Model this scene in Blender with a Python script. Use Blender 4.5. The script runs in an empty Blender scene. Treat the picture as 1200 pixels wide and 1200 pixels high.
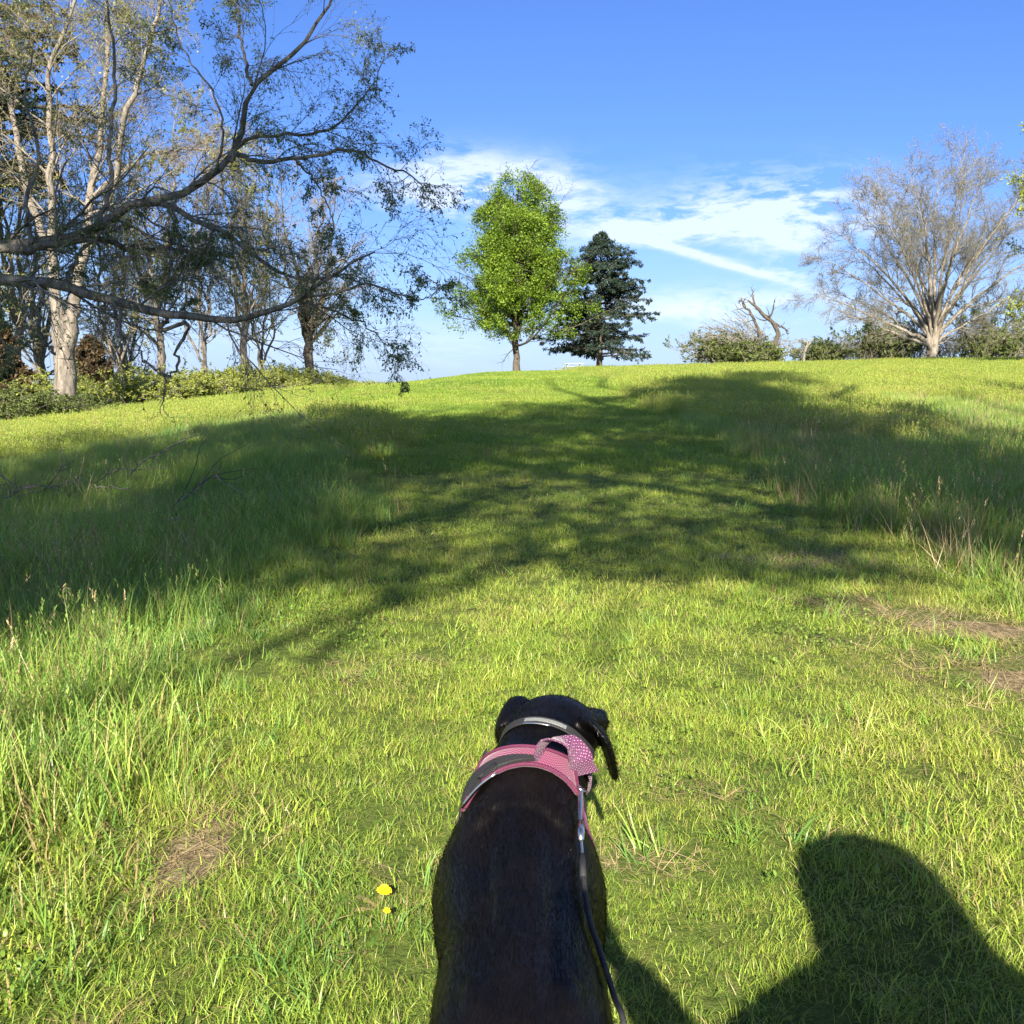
import bpy, bmesh, math, random
import numpy as np
from mathutils import Vector, Matrix
from mathutils.bvhtree import BVHTree
R = math.radians
SC = bpy.context.scene
COL = SC.collection
# ------------------------------------------------------------------ camera, world, sun, exposure
F = 1152.0; PITCH = R(7.2); CAMZ = 1.5
cam = bpy.data.cameras.new('camera'); camo = bpy.data.objects.new('camera', cam); COL.objects.link(camo)
cam.sensor_width = 36; cam.lens = 36*F/1200; cam.clip_start = .02; cam.clip_end = 6000
camo.location = (0, 0, CAMZ); camo.rotation_euler = (R(90)-PITCH, 0, 0)
SC.camera = camo
SUN_EL, SUN_AZ = R(28.5), R(4.0)          # light travels forward (+y) and a little to the right
w = bpy.data.worlds.new('World'); SC.world = w; w.use_nodes = True
SC.view_settings.view_transform = 'Standard'; SC.view_settings.look = 'None'
SC.view_settings.exposure = 1.72; SC.view_settings.gamma = 1
SC.cycles.max_bounces = 5; SC.cycles.diffuse_bounces = 3; SC.cycles.glossy_bounces = 2; SC.cycles.transmission_bounces = 3
sun = bpy.data.lights.new('sun', 'SUN'); suno = bpy.data.objects.new('sun', sun); COL.objects.link(suno)
sun.energy = 5.0; sun.angle = R(.55); sun.color = (1.0, .90, .73)
sd = Vector((math.sin(SUN_AZ)*math.cos(SUN_EL), math.cos(SUN_AZ)*math.cos(SUN_EL), -math.sin(SUN_EL)))
suno.rotation_euler = sd.to_track_quat('-Z', 'Y').to_euler()

class NT:
    def __init__(s, tree): s.t = tree; s.n = tree.nodes; s.l = tree.links
    def node(s, typ, ins=None, **kw):
        nd = s.n.new(typ)
        for k, v in kw.items(): setattr(nd, k, v)
        for k, v in (ins or {}).items():
            sock = nd.inputs[k]
            if isinstance(v, bpy.types.NodeSocket): s.l.new(v, sock)
            else: sock.default_value = v
        return nd
    def math(s, op, a, b=0.0, c=0.0, clamp=False):
        return s.node('ShaderNodeMath', {0: a, 1: b, 2: c}, operation=op, use_clamp=clamp).outputs[0]
    def noise(s, vec, scale, detail=4, rough=.55, **kw):
        return s.node('ShaderNodeTexNoise', {'Vector': vec, 'Scale': scale, 'Detail': detail, 'Roughness': rough, **kw}).outputs[0]
    def ramp(s, fac, stops):
        nd = s.node('ShaderNodeValToRGB', {0: fac}); e = nd.color_ramp.elements
        while len(e) < len(stops): e.new(.5)
        for i, (p, c) in enumerate(stops):
            e[i].position = p; e[i].color = (*c, 1) if len(c) == 3 else c
        return nd.outputs[0]
    def mix(s, f, a, b, mode='MIX'):
        nd = s.node('ShaderNodeMix', data_type='RGBA', blend_type=mode)
        for i, v in ((0, f), (6, a), (7, b)):
            if isinstance(v, bpy.types.NodeSocket): s.l.new(v, nd.inputs[i])
            else: nd.inputs[i].default_value = v if i == 0 else ((*v, 1) if len(v) == 3 else v)
        return nd.outputs[2]
    def mapr(s, v, a, b, c=0.0, d=1.0, smooth=False):
        nd = s.node('ShaderNodeMapRange', {0: v, 1: a, 2: b, 3: c, 4: d})
        if smooth: nd.interpolation_type = 'SMOOTHSTEP'
        return nd.outputs[0]

def build_world():
    T = NT(w.node_tree); T.n.clear()
    sky = T.node('ShaderNodeTexSky', sky_type='NISHITA', sun_disc=False)
    sky.sun_elevation = SUN_EL; sky.sun_rotation = math.pi + SUN_AZ
    sky.altitude = 0; sky.air_density = 1.0; sky.dust_density = 1.0; sky.ozone_density = 3.0
    tc = T.node('ShaderNodeTexCoord')
    sep = T.node('ShaderNodeSeparateXYZ', {0: tc.outputs['Generated']})
    az = T.math('ARCTAN2', sep.outputs[0], sep.outputs[1])
    el = T.math('ARCSINE', sep.outputs[2])
    vec = T.node('ShaderNodeCombineXYZ', {0: T.math('MULTIPLY', az, 1.0), 1: T.math('MULTIPLY', el, 3.2), 2: 0.3}).outputs[0]
    n1 = T.noise(vec, 9.0, 7, .62, Distortion=.35)
    n2 = T.noise(vec, 32.0, 6, .65, Distortion=.5)
    nn = T.math('ADD', T.math('MULTIPLY', n1, .7), T.math('MULTIPLY', n2, .3))
    # warped coordinates give the cloud patches ragged outlines
    wz = T.noise(vec, 6.0, 5, .6)
    azw = T.math('ADD', az, T.math('MULTIPLY', T.math('SUBTRACT', wz, .5), .10))
    elw = T.math('ADD', el, T.math('MULTIPLY', T.math('SUBTRACT', n1, .5), .05))
    def ell(px, py, hx, hy, k, rot=0.0, sharp=False):
        a0 = math.atan((px-600)/F); e0 = math.atan((600-py)/F)-PITCH
        e0 = math.atan(math.tan(e0)*math.cos(a0))
        A, E = (az, el) if sharp else (azw, elw)
        dx = T.math('SUBTRACT', A, a0); dy = T.math('SUBTRACT', E, e0)
        c, s = math.cos(rot), math.sin(rot)
        u = T.math('DIVIDE', T.math('ADD', T.math('MULTIPLY', dx, c), T.math('MULTIPLY', dy, s)), hx/F)
        v = T.math('DIVIDE', T.math('SUBTRACT', T.math('MULTIPLY', dy, c), T.math('MULTIPLY', dx, s)), hy/F)
        q = T.math('ADD', T.math('MULTIPLY', u, u), T.math('MULTIPLY', v, v))
        return T.math('MULTIPLY', T.math('EXPONENT', T.math('MULTIPLY', q, -1.0)), k)
    m = ell(560, 207, 88, 25, 1.3)
    for a in ((665, 228, 55, 22, .55, -.25), (740, 262, 90, 18, .7, .05), (880, 245, 105, 32, .95), (945, 262, 60, 34, .7), (540, 238, 70, 14, .75),
              (830, 352, 110, 15, .6), (900, 375, 120, 16, .35), (905, 318, 26, 10, .8, -.5), (560, 232, 90, 16, .35), (440, 400, 200, 26, .25)):
        m = T.math('ADD', m, ell(*a))
    m2 = T.math('MULTIPLY', m, T.mapr(nn, .43, .575, .0, 1.3))
    trail = T.math('ADD', ell(833, 306, 88, 4.2, 1.25, -.30, True), ell(790, 291, 60, 2.4, .5, -.22, True))
    m2 = T.math('ADD', m2, T.math('MULTIPLY', trail, T.mapr(n2, .3, .6, .45, 1.1)))
    # cirrus only outside the view, thickened to add sky fill light
    band = T.math('MULTIPLY', T.mapr(el, .02, .12, 0, 1, True), T.mapr(el, 1.3, .6, 0, 1, True))
    cir = T.math('MULTIPLY', T.mapr(T.noise(vec, 3.2, 8, .62), .44, .66, 0, .75, True), band)
    offview = T.math('MAXIMUM', T.mapr(T.math('ABSOLUTE', az), .5, .9, 0, 1, True), T.mapr(el, .45, .65, 0, 1, True))
    m2 = T.math('ADD', m2, T.math('MULTIPLY', cir, offview))
    m2 = T.math('MINIMUM', m2, .72)
    tint = T.mix(1.0, sky.outputs[0], (.47, .64, 1.06), 'MULTIPLY')
    hz = T.mapr(el, -.04, .20, .66, 0.0, True)
    tint = T.mix(hz, tint, (4.3, 5.4, 7.5))
    col = T.mix(m2, tint, (5.7, 6.3, 7.3))
    bg = T.node('ShaderNodeBackground', {0: col, 1: .056})
    out = T.node('ShaderNodeOutputWorld', {0: bg.outputs[0]})
build_world()

# ------------------------------------------------------------------ helpers
def fade(a, b, v):
    t = np.clip((np.asarray(v, float)-a)/(b-a), 0, 1); return t*t*(3-2*t)
def softplus(v, k):
    v = np.asarray(v, float)/k; return k*np.log1p(np.exp(np.clip(v, -30, 30)))+np.where(v > 30, (v-30)*k, 0)
def H(x, y):
    x = np.asarray(x, float); y = np.asarray(y, float)
    z = .041*y - .125*softplus(y-92, 7.0)
    z = z - .09*softplus(-x-2.6, .5) + .017*softplus(x-3, .6)
    z = z - fade(35, 88, y)*np.interp(x, [-40, -14, 0, 12, 40], [1.6, 1.15, .50, .35, .25])
    rough = .25+.75*np.clip(fade(2.2, 4, np.abs(x-.8)) + fade(10, 25, y), 0, 1)
    z = z + rough*(.035*np.sin(x*1.1+.6*y+1)*np.sin(.9*y-.3*x) + .02*np.sin(2.3*x+1.7*y) + .10*fade(12, 40, y)*np.sin(.21*x+1.3)*np.sin(.17*y+.4))
    z = z + .05*np.exp(-((x+1.7)**2/.5+(y-4.2)**2/4)) 
    far = np.maximum(np.hypot(x, y)-150, 0)
    return np.maximum(z, -14 - .004*far + .8*np.sin(x*.01)*np.sin(y*.013))
def P(px, py, d):
    cx, cy = (px-600)/F, (600-py)/F
    y = math.cos(PITCH) + cy*math.sin(PITCH); z = -math.sin(PITCH) + cy*math.cos(PITCH)
    s = d/y
    return np.array((cx*s, d, CAMZ+z*s))
def G(px, py):
    for d in np.arange(1.0, 160, .02):
        p = P(px, py, d)
        if p[2] <= H(p[0], p[1]): return p
    return P(px, py, 110)
def base(px, d):
    x = P(px, 458, d)[0]; return np.array((x, d, float(H(x, d))))

def mesh_np(name, V, faces, mat=None, smooth=True, attr=None):
    """V (n,3); faces: list of int arrays (m,k)"""
    V = np.asarray(V, np.float32).reshape(-1, 3)
    me = bpy.data.meshes.new(name)
    me.vertices.add(len(V)); me.vertices.foreach_set('co', V.ravel())
    faces = [np.asarray(f, np.int32) for f in faces if len(f)]
    nl = sum(f.size for f in faces); nf = sum(len(f) for f in faces)
    if nf:
        me.loops.add(nl); me.loops.foreach_set('vertex_index', np.concatenate([f.ravel() for f in faces]))
        me.polygons.add(nf)
        starts = []; o = 0
        for f in faces:
            starts.append(o+np.arange(len(f))*f.shape[1]); o += f.size
        me.polygons.foreach_set('loop_start', np.concatenate(starts).astype(np.int32))
        me.polygons.foreach_set('use_smooth', np.full(nf, smooth, bool))
    if attr is not None:
        a = me.attributes.new('tint', 'FLOAT', 'POINT'); a.data.foreach_set('value', np.asarray(attr, np.float32))
    me.update(calc_edges=True)
    if mat: me.materials.append(mat)
    return me
def obj(name, me, parent=None):
    o = bpy.data.objects.new(name, me); COL.objects.link(o)
    if parent: o.parent = parent
    return o
def thing(name, label, cat, loc=(0, 0, 0), rot=(0, 0, 0), group=None):
    o = bpy.data.objects.new(name, None); COL.objects.link(o)
    o.empty_display_size = .2
    o.location = loc; o.rotation_euler = rot; tag(o, label, cat, group); return o
def tag(o, label=None, cat=None, group=None, kind=None):
    if label: o['label'] = label
    if cat: o['category'] = cat
    if group: o['group'] = group
    if kind: o['kind'] = kind
    return o
def copy_tree(o, parent=None):
    c = o.copy(); COL.objects.link(c)
    if parent: c.parent = parent
    for ch in list(o.children): copy_tree(ch, c)
    return c
def nrm(v): return v/np.maximum(np.linalg.norm(v, axis=-1, keepdims=True), 1e-9)

# ------------------------------------------------------------------ materials
def mat_new(name):
    m = bpy.data.materials.new(name); m.use_nodes = True; T = NT(m.node_tree); T.n.clear()
    return m, T
def mat_bark(name, c1, c2, scale=6, rough=.9, bump=.4, moss=None):
    m, T = mat_new(name)
    g = T.node('ShaderNodeNewGeometry'); pos = g.outputs['Position']
    mp = T.node('ShaderNodeMapping', {0: pos, 'Scale': (1, 1, .3)}).outputs[0]
    n = T.noise(mp, scale, 6, .65)
    col = T.ramp(n, [(.35, c1), (.65, c2)])
    if moss:
        up = T.node('ShaderNodeSeparateXYZ', {0: g.outputs['Normal']}).outputs[2]
        k = T.math('MULTIPLY', T.mapr(up, .0, .7, 0, 1), T.mapr(T.noise(pos, 3.0, 4), .4, .6, 0, .8))
        col = T.mix(k, col, moss)
    b = T.node('ShaderNodeBump', {'Strength': bump, 'Distance': .05, 'Height': T.noise(mp, scale*3, 5, .6)})
    p = T.node('ShaderNodeBsdfPrincipled', {'Base Color': col, 'Roughness': rough, 'Specular IOR Level': .25, 'Normal': b.outputs[0]})
    T.node('ShaderNodeOutputMaterial', {0: p.outputs[0]})
    return m
def mat_leaf(name, cols, transl=.4, nscale=.6, rough=.5, attrvar=.5):
    m, T = mat_new(name)
    g = T.node('ShaderNodeNewGeometry'); pos = g.outputs['Position']
    at = T.node('ShaderNodeAttribute', attribute_name='tint').outputs['Fac']
    n = T.noise(pos, nscale, 4, .6)
    f = T.math('ADD', T.math('MULTIPLY', n, 1-attrvar), T.math('MULTIPLY', at, attrvar))
    k = len(cols)
    col = T.ramp(f, [(.22+.56*i/(k-1), c) for i, c in enumerate(cols)])
    p = T.node('ShaderNodeBsdfPrincipled', {'Base Color': col, 'Roughness': rough, 'Specular IOR Level': .3})
    tr = T.node('ShaderNodeBsdfTranslucent', {0: T.mix(1.0, col, (1.1, 1.15, .6), 'MULTIPLY')})
    mx = T.node('ShaderNodeMixShader', {0: transl, 1: p.outputs[0], 2: tr.outputs[0]})
    T.node('ShaderNodeOutputMaterial', {0: mx.outputs[0]})
    return m
def mat_plain(name, col, rough=.6, metal=0.0, spec=.5, nvar=.0, nscale=40, bump=0.0, sheen=0.0):
    m, T = mat_new(name)
    tc = T.node('ShaderNodeTexCoord').outputs['Object']
    n = T.noise(tc, nscale, 4)
    c = T.mix(T.mapr(n, .3, .7, 0, 1), tuple(v*(1-nvar) for v in col), tuple(min(1, v*(1+nvar)) for v in col))
    b = T.node('ShaderNodeBump', {'Strength': bump, 'Distance': .004, 'Height': n})
    p = T.node('ShaderNodeBsdfPrincipled', {'Base Color': c, 'Roughness': rough, 'Metallic': metal, 'Specular IOR Level': spec, 'Normal': b.outputs[0], 'Sheen Weight': sheen})
    T.node('ShaderNodeOutputMaterial', {0: p.outputs[0]})
    return m
M = {}
M['bark_dark'] = mat_bark('bark_dark', (.075, .066, .054), (.30, .27, .225), 14, moss=(.085, .10, .04), bump=.9)
M['bark_twig'] = mat_bark('bark_twig', (.095, .085, .068), (.25, .225, .185), 9)
M['bark_grey'] = mat_bark('bark_grey', (.09, .078, .064), (.25, .22, .185), 7)
M['bark_pale'] = mat_bark('bark_pale', (.13, .112, .09), (.29, .255, .21), 5)
M['bark_palet'] = mat_bark('bark_pale_twig', (.115, .11, .09), (.235, .225, .19), 5)
M['bark_hazy'] = mat_bark('bark_hazy_twig', (.13, .115, .085), (.29, .25, .19), 5)
M['bark_brown'] = mat_bark('bark_brown', (.04, .034, .029), (.12, .10, .08), 7)
M['leaf_fg'] = mat_leaf('leaf_bud', [(.06, .09, .03), (.13, .18, .06), (.26, .32, .11)], .3, 2.0)
M['leaf_haze'] = mat_leaf('leaf_young', [(.11, .13, .04), (.21, .24, .07), (.32, .34, .11)], .4, .5)
M['leaf_maple'] = mat_leaf('leaf_maple', [(.045, .095, .010), (.12, .20, .018), (.24, .34, .03)], .4, .45)
M['leaf_green'] = mat_leaf('leaf_green', [(.07, .11, .02), (.14, .20, .035), (.24, .29, .05)], .4, .45)
M['leaf_spruce'] = mat_leaf('needle_dark', [(.012, .022, .018), (.022, .04, .03), (.04, .065, .045)], .1, .5)
M['leaf_pine'] = mat_leaf('needle_olive', [(.015, .022, .012), (.04, .045, .018), (.085, .08, .03)], .1, .25)
M['leaf_cedar'] = mat_leaf('needle_brown', [(.035, .03, .018), (.08, .055, .03), (.13, .10, .05)], .15, .8)
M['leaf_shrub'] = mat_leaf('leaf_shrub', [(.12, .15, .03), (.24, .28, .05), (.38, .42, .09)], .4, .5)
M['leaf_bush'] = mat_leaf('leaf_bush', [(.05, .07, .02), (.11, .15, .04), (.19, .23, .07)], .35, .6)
M['bud'] = mat_leaf('bud_pink', [(.13, .115, .08), (.20, .185, .13), (.28, .265, .18)], .3, .5)

def grass_mat(name, cols, dry=.08, nscale=.9, transl=.35, drycol=(.34, .27, .12), patch=None):
    m, T = mat_new(name)
    g = T.node('ShaderNodeNewGeometry'); pos = g.outputs['Position']
    at = T.node('ShaderNodeAttribute', attribute_name='tint').outputs['Fac']
    rnd = T.node('ShaderNodeObjectInfo').outputs['Random']
    n = T.noise(pos, nscale, 5, .6); nl = T.noise(pos, .22, 3, .5)
    f = T.math('ADD', T.math('ADD', T.math('MULTIPLY', n, .35), T.math('MULTIPLY', nl, .30)), T.math('ADD', T.math('MULTIPLY', at, .22), T.math('MULTIPLY', rnd, .13)))
    k = len(cols)
    col = T.ramp(f, [(.30+.42*i/(k-1), c) for i, c in enumerate(cols)])
    h = T.math('FRACT', T.math('MULTIPLY', at, 17.31))
    d = T.mapr(T.math('SUBTRACT', h, T.math('MULTIPLY', T.mapr(n, .5, .75, 0, 1), .25)), dry, dry-.04, 0, 1)
    col = T.mix(d, col, drycol)
    p = T.node('ShaderNodeBsdfPrincipled', {'Base Color': col, 'Roughness': .42, 'Specular IOR Level': .38})
    tr = T.node('ShaderNodeBsdfTranslucent', {0: T.mix(1.0, col, (1.15, 1.15, .5), 'MULTIPLY')})
    mx = T.node('ShaderNodeMixShader', {0: transl, 1: p.outputs[0], 2: tr.outputs[0]})
    T.node('ShaderNodeOutputMaterial', {0: mx.outputs[0]})
    return m
M['grass'] = grass_mat('grass_mown', [(.105, .205, .035), (.235, .35, .05), (.37, .46, .065), (.52, .56, .12)], .12)
M['grass_tall'] = grass_mat('grass_tall', [(.07, .175, .045), (.16, .30, .06), (.29, .42, .075), (.45, .52, .12)], .12)
M['grass_far'] = grass_mat('grass_far', [(.12, .22, .035), (.22, .32, .05), (.34, .41, .07), (.50, .49, .13)], .14, .9)
M['grass_deep'] = grass_mat('grass_far_mown', [(.09, .18, .03), (.17, .28, .04), (.27, .36, .05), (.36, .42, .07)], .06, .35)  # darker green, also carries the painted shade band on the crest
M['straw'] = grass_mat('straw', [(.22, .16, .08), (.36, .27, .14), (.50, .40, .22)], .0, 2.0, .15)
M['weed'] = grass_mat('weed', [(.09, .16, .025), (.16, .26, .035), (.26, .36, .06)], .0, 2.0, .35)

DIRT = [(*G(226, 1000)[:2], .09, .27), (*G(1135, 738)[:2], .32, .17), (*G(1195, 800)[:2], .16, .15), (*G(410, 790)[:2], .08, .06)]
def mat_ground():
    m, T = mat_new('ground')
    g = T.node('ShaderNodeNewGeometry'); pos = g.outputs['Position']
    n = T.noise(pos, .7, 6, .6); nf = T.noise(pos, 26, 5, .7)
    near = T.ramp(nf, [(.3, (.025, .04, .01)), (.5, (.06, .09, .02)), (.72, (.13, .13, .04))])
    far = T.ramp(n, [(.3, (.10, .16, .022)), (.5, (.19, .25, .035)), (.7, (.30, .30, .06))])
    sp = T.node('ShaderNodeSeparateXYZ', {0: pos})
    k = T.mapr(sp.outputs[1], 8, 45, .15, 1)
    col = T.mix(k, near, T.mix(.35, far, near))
    dirt = T.ramp(nf, [(.3, (.07, .055, .03)), (.5, (.17, .135, .08)), (.72, (.34, .28, .17))])
    wn = T.math('MULTIPLY', T.math('SUBTRACT', T.noise(pos, 9.0, 4), .5), 1.6)
    for cx, cy, rx, ry in DIRT:
        u = T.math('DIVIDE', T.math('SUBTRACT', sp.outputs[0], cx), rx); v = T.math('DIVIDE', T.math('SUBTRACT', sp.outputs[1], cy), ry)
        q = T.math('ADD', T.math('ADD', T.math('MULTIPLY', u, u), T.math('MULTIPLY', v, v)), wn)
        col = T.mix(T.mapr(q, 1.3, .7, 0, 1), col, dirt)
    b = T.node('ShaderNodeBump', {'Strength': .8, 'Distance': .03, 'Height': nf})
    p = T.node('ShaderNodeBsdfPrincipled', {'Base Color': col, 'Roughness': .95, 'Specular IOR Level': .1, 'Normal': b.outputs[0]})
    T.node('ShaderNodeOutputMaterial', {0: p.outputs[0]})
    return m
M['ground'] = mat_ground()

# ------------------------------------------------------------------ ground sheet
def build_ground():
    def axis(lo, hi, step0, grow):
        v = [0.0]; s = step0
        while v[-1] < hi: v.append(v[-1]+s); s = min(s*grow, 90)
        u = [0.0]; s = step0
        while u[-1] > lo: u.append(u[-1]-s); s = min(s*grow, 90)
        return np.array(sorted(set(u+v)))
    xs = axis(-2500, 2500, .28, 1.05); ys = axis(-2500, 2500, .25, 1.03)
    X, Y = np.meshgrid(xs, ys); Z = H(X, Y)
    V = np.stack([X, Y, Z], -1).reshape(-1, 3); nx = len(xs); ny = len(ys)
    i = (np.arange(ny-1)[:, None]*nx+np.arange(nx-1)[None]).ravel()
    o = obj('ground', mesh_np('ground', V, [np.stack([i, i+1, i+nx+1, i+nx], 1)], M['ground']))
    tag(o, 'grassy hillside ground rising towards the crest', kind='structure')
build_ground()

# ------------------------------------------------------------------ branch machinery (vectorised)
def tubes(polys, rads, sides):
    Mn, K, _ = polys.shape
    t = np.empty_like(polys); t[:, 1:-1] = polys[:, 2:]-polys[:, :-2]; t[:, 0] = polys[:, 1]-polys[:, 0]; t[:, -1] = polys[:, -1]-polys[:, -2]
    t = nrm(t)
    ref = np.tile(np.array((.35, .2, .9)), (Mn, 1)); mt = nrm(t.mean(1))
    bad = np.abs((ref*mt).sum(1)) > .8; ref[bad] = (.9, .35, -.1)
    u = nrm(ref[:, None]-(ref[:, None]*t).sum(-1, keepdims=True)*t); v = np.cross(t, u)
    a = np.arange(sides)*2*math.pi/sides
    V = polys[:, :, None]+rads[:, :, None, None]*(u[:, :, None]*np.cos(a)[:, None]+v[:, :, None]*np.sin(a)[:, None])
    V = V.reshape(-1, 3)
    b = (np.arange(Mn)[:, None, None]*K+np.arange(K-1)[None, :, None])*sides
    k = np.arange(sides)[None, None]; k2 = (k+1) % sides
    Fq = np.stack([b+k, b+k2, b+sides+k2, b+sides+k], -1).reshape(-1, 4)
    return V, Fq
def merge(parts):
    Vs, Fs = [], {}; o = 0
    for V, f in parts:
        Vs.append(V); Fs.setdefault(f.shape[1], []).append(f+o); o += len(V)
    return np.concatenate(Vs), [np.concatenate(v) for v in Fs.values()]
def sprout(rng, polys, rads, n, tr, ang, ratio, K, rr=.6, wob=.12, trop=(0, 0, 0), taper=.6, lenfn=None, rmin=0.0, flat=None, tip=.25, up=None, jit=.35):
    Mn, Kp, _ = polys.shape
    idx = np.repeat(np.arange(Mn), n)
    t = tr[0]+(tr[1]-tr[0])*((np.tile(np.arange(n), Mn)+rng.random(Mn*n))/n)
    ft = t*(Kp-1); i0 = np.minimum(ft.astype(int), Kp-2); fr = (ft-i0)[:, None]
    p0 = polys[idx, i0]; p1 = polys[idx, i0+1]; p = p0+(p1-p0)*fr; tan = nrm(p1-p0)
    r = rads[idx, i0]*(1-fr[:, 0])+rads[idx, i0+1]*fr[:, 0]
    plen = np.linalg.norm(np.diff(polys, axis=1), axis=-1).sum(1)[idx]
    q = nrm(np.cross(tan, rng.normal(size=(len(idx), 3))))
    if flat is not None:                      # keep side shoots near horizontal
        q[:, 2] *= flat; q = nrm(q)
    if up is not None: q = nrm(q+np.array(up))
    a = ang[0]+(ang[1]-ang[0])*rng.random(len(idx)); a = a[:, None]
    d = nrm(tan*np.cos(a)+q*np.sin(a))
    if lenfn is None: L = plen*ratio*(1-taper*t)
    else: L = lenfn(t)
    L = L*(1-jit+2*jit*rng.random(len(idx)))
    pts = [p]; trop = np.array(trop)
    for k in range(K-1):
        d = nrm(d+rng.normal(size=d.shape)*wob+trop*(k+1)/K)
        pts.append(pts[-1]+d*(L/(K-1))[:, None])
    pl = np.stack(pts, 1)
    r0 = np.maximum(r*rr, rmin)
    rd = r0[:, None]*(1-(1-tip)*np.linspace(0, 1, K)[None])
    return pl, rd
def along(rng, polys, n, tr=(0.2, 1.0)):
    Mn, Kp, _ = polys.shape
    idx = rng.integers(0, Mn, n); t = tr[0]+(tr[1]-tr[0])*rng.random(n)
    ft = t*(Kp-1); i0 = np.minimum(ft.astype(int), Kp-2)
    return polys[idx, i0]+(polys[idx, i0+1]-polys[idx, i0])*(ft-i0)[:, None], nrm(polys[idx, i0+1]-polys[idx, i0])
def leafmesh(rng, Pn, D, size, aspect=.55, spread=.8, down=.0, name='leaf', mat=None, jit=.4, tri=False):
    n = len(Pn)
    d = nrm(D*(1-spread)+rng.normal(size=(n, 3))*spread+np.array((0, 0, -down)))
    q = nrm(np.cross(d, rng.normal(size=(n, 3)))); nn = np.cross(d, q)
    s = size*(1-jit+2*jit*rng.random((n, 1)))
    a = Pn; b = Pn+d*s*.5+q*s*aspect*.5+nn*s*.08; c = Pn+d*s; e = Pn+d*s*.5-q*s*aspect*.5+nn*s*.08
    if tri:
        V = np.stack([a, c+q*s*aspect*.62, c-q*s*aspect*.62], 1).reshape(-1, 3); i = np.arange(n)*3
        return mesh_np(name, V, [np.stack([i, i+1, i+2], 1)], mat, False, np.repeat(rng.random(n), 3))
    V = np.stack([a, b, c, e], 1).reshape(-1, 3); i = np.arange(n)*4
    at = np.repeat(rng.random(n), 4)
    return mesh_np(name, V, [np.stack([i, i+1, i+2, i+3], 1)], mat, False, at)
def resample(pts, rads, K, rng=None, wob=0.0):
    pts = np.asarray(pts, float); n = len(pts)
    # Catmull-Rom through the given points
    t = np.linspace(0, n-1, K); i = np.clip(t.astype(int), 0, n-2); f = (t-i)[:, None]
    g = lambda j: pts[np.clip(j, 0, n-1)]
    p0, p1, p2, p3 = g(i-1), g(i), g(i+1), g(i+2)
    o = .5*((2*p1)+(-p0+p2)*f+(2*p0-5*p1+4*p2-p3)*f**2+(-p0+3*p1-3*p2+p3)*f**3)
    if rng is not None: o[1:] += rng.normal(size=(K-1, 3))*wob
    return o, np.interp(t, np.arange(n), rads)
def limbset(lims, K, rng, wob=.0):
    a = [resample(p, r, K, rng, wob) for p, r in lims]
    return np.stack([x[0] for x in a]), np.stack([x[1] for x in a])

def tree(name, label, cat, levels, trunkmat, twigmat, leaf=None, loc=(0, 0, 0), group=None, trunk_levels=2, sides=(9, 6, 4, 3, 3), rot=0):
    """levels: list of (polys, rads) in local space"""
    t = thing(name, label, cat, loc, (0, 0, rot), group)
    V, f = merge([tubes(p, r, sides[min(i, 4)]) for i, (p, r) in enumerate(levels[:trunk_levels])])
    obj('trunk', mesh_np('trunk', V, f, trunkmat), t)
    V, f = merge([tubes(p, r, 3) for p, r in levels[trunk_levels:]])
    obj('branches', mesh_np('branches', V, f, twigmat), t)
    if leaf is not None: obj('foliage', leaf, t)
    return t

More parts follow.
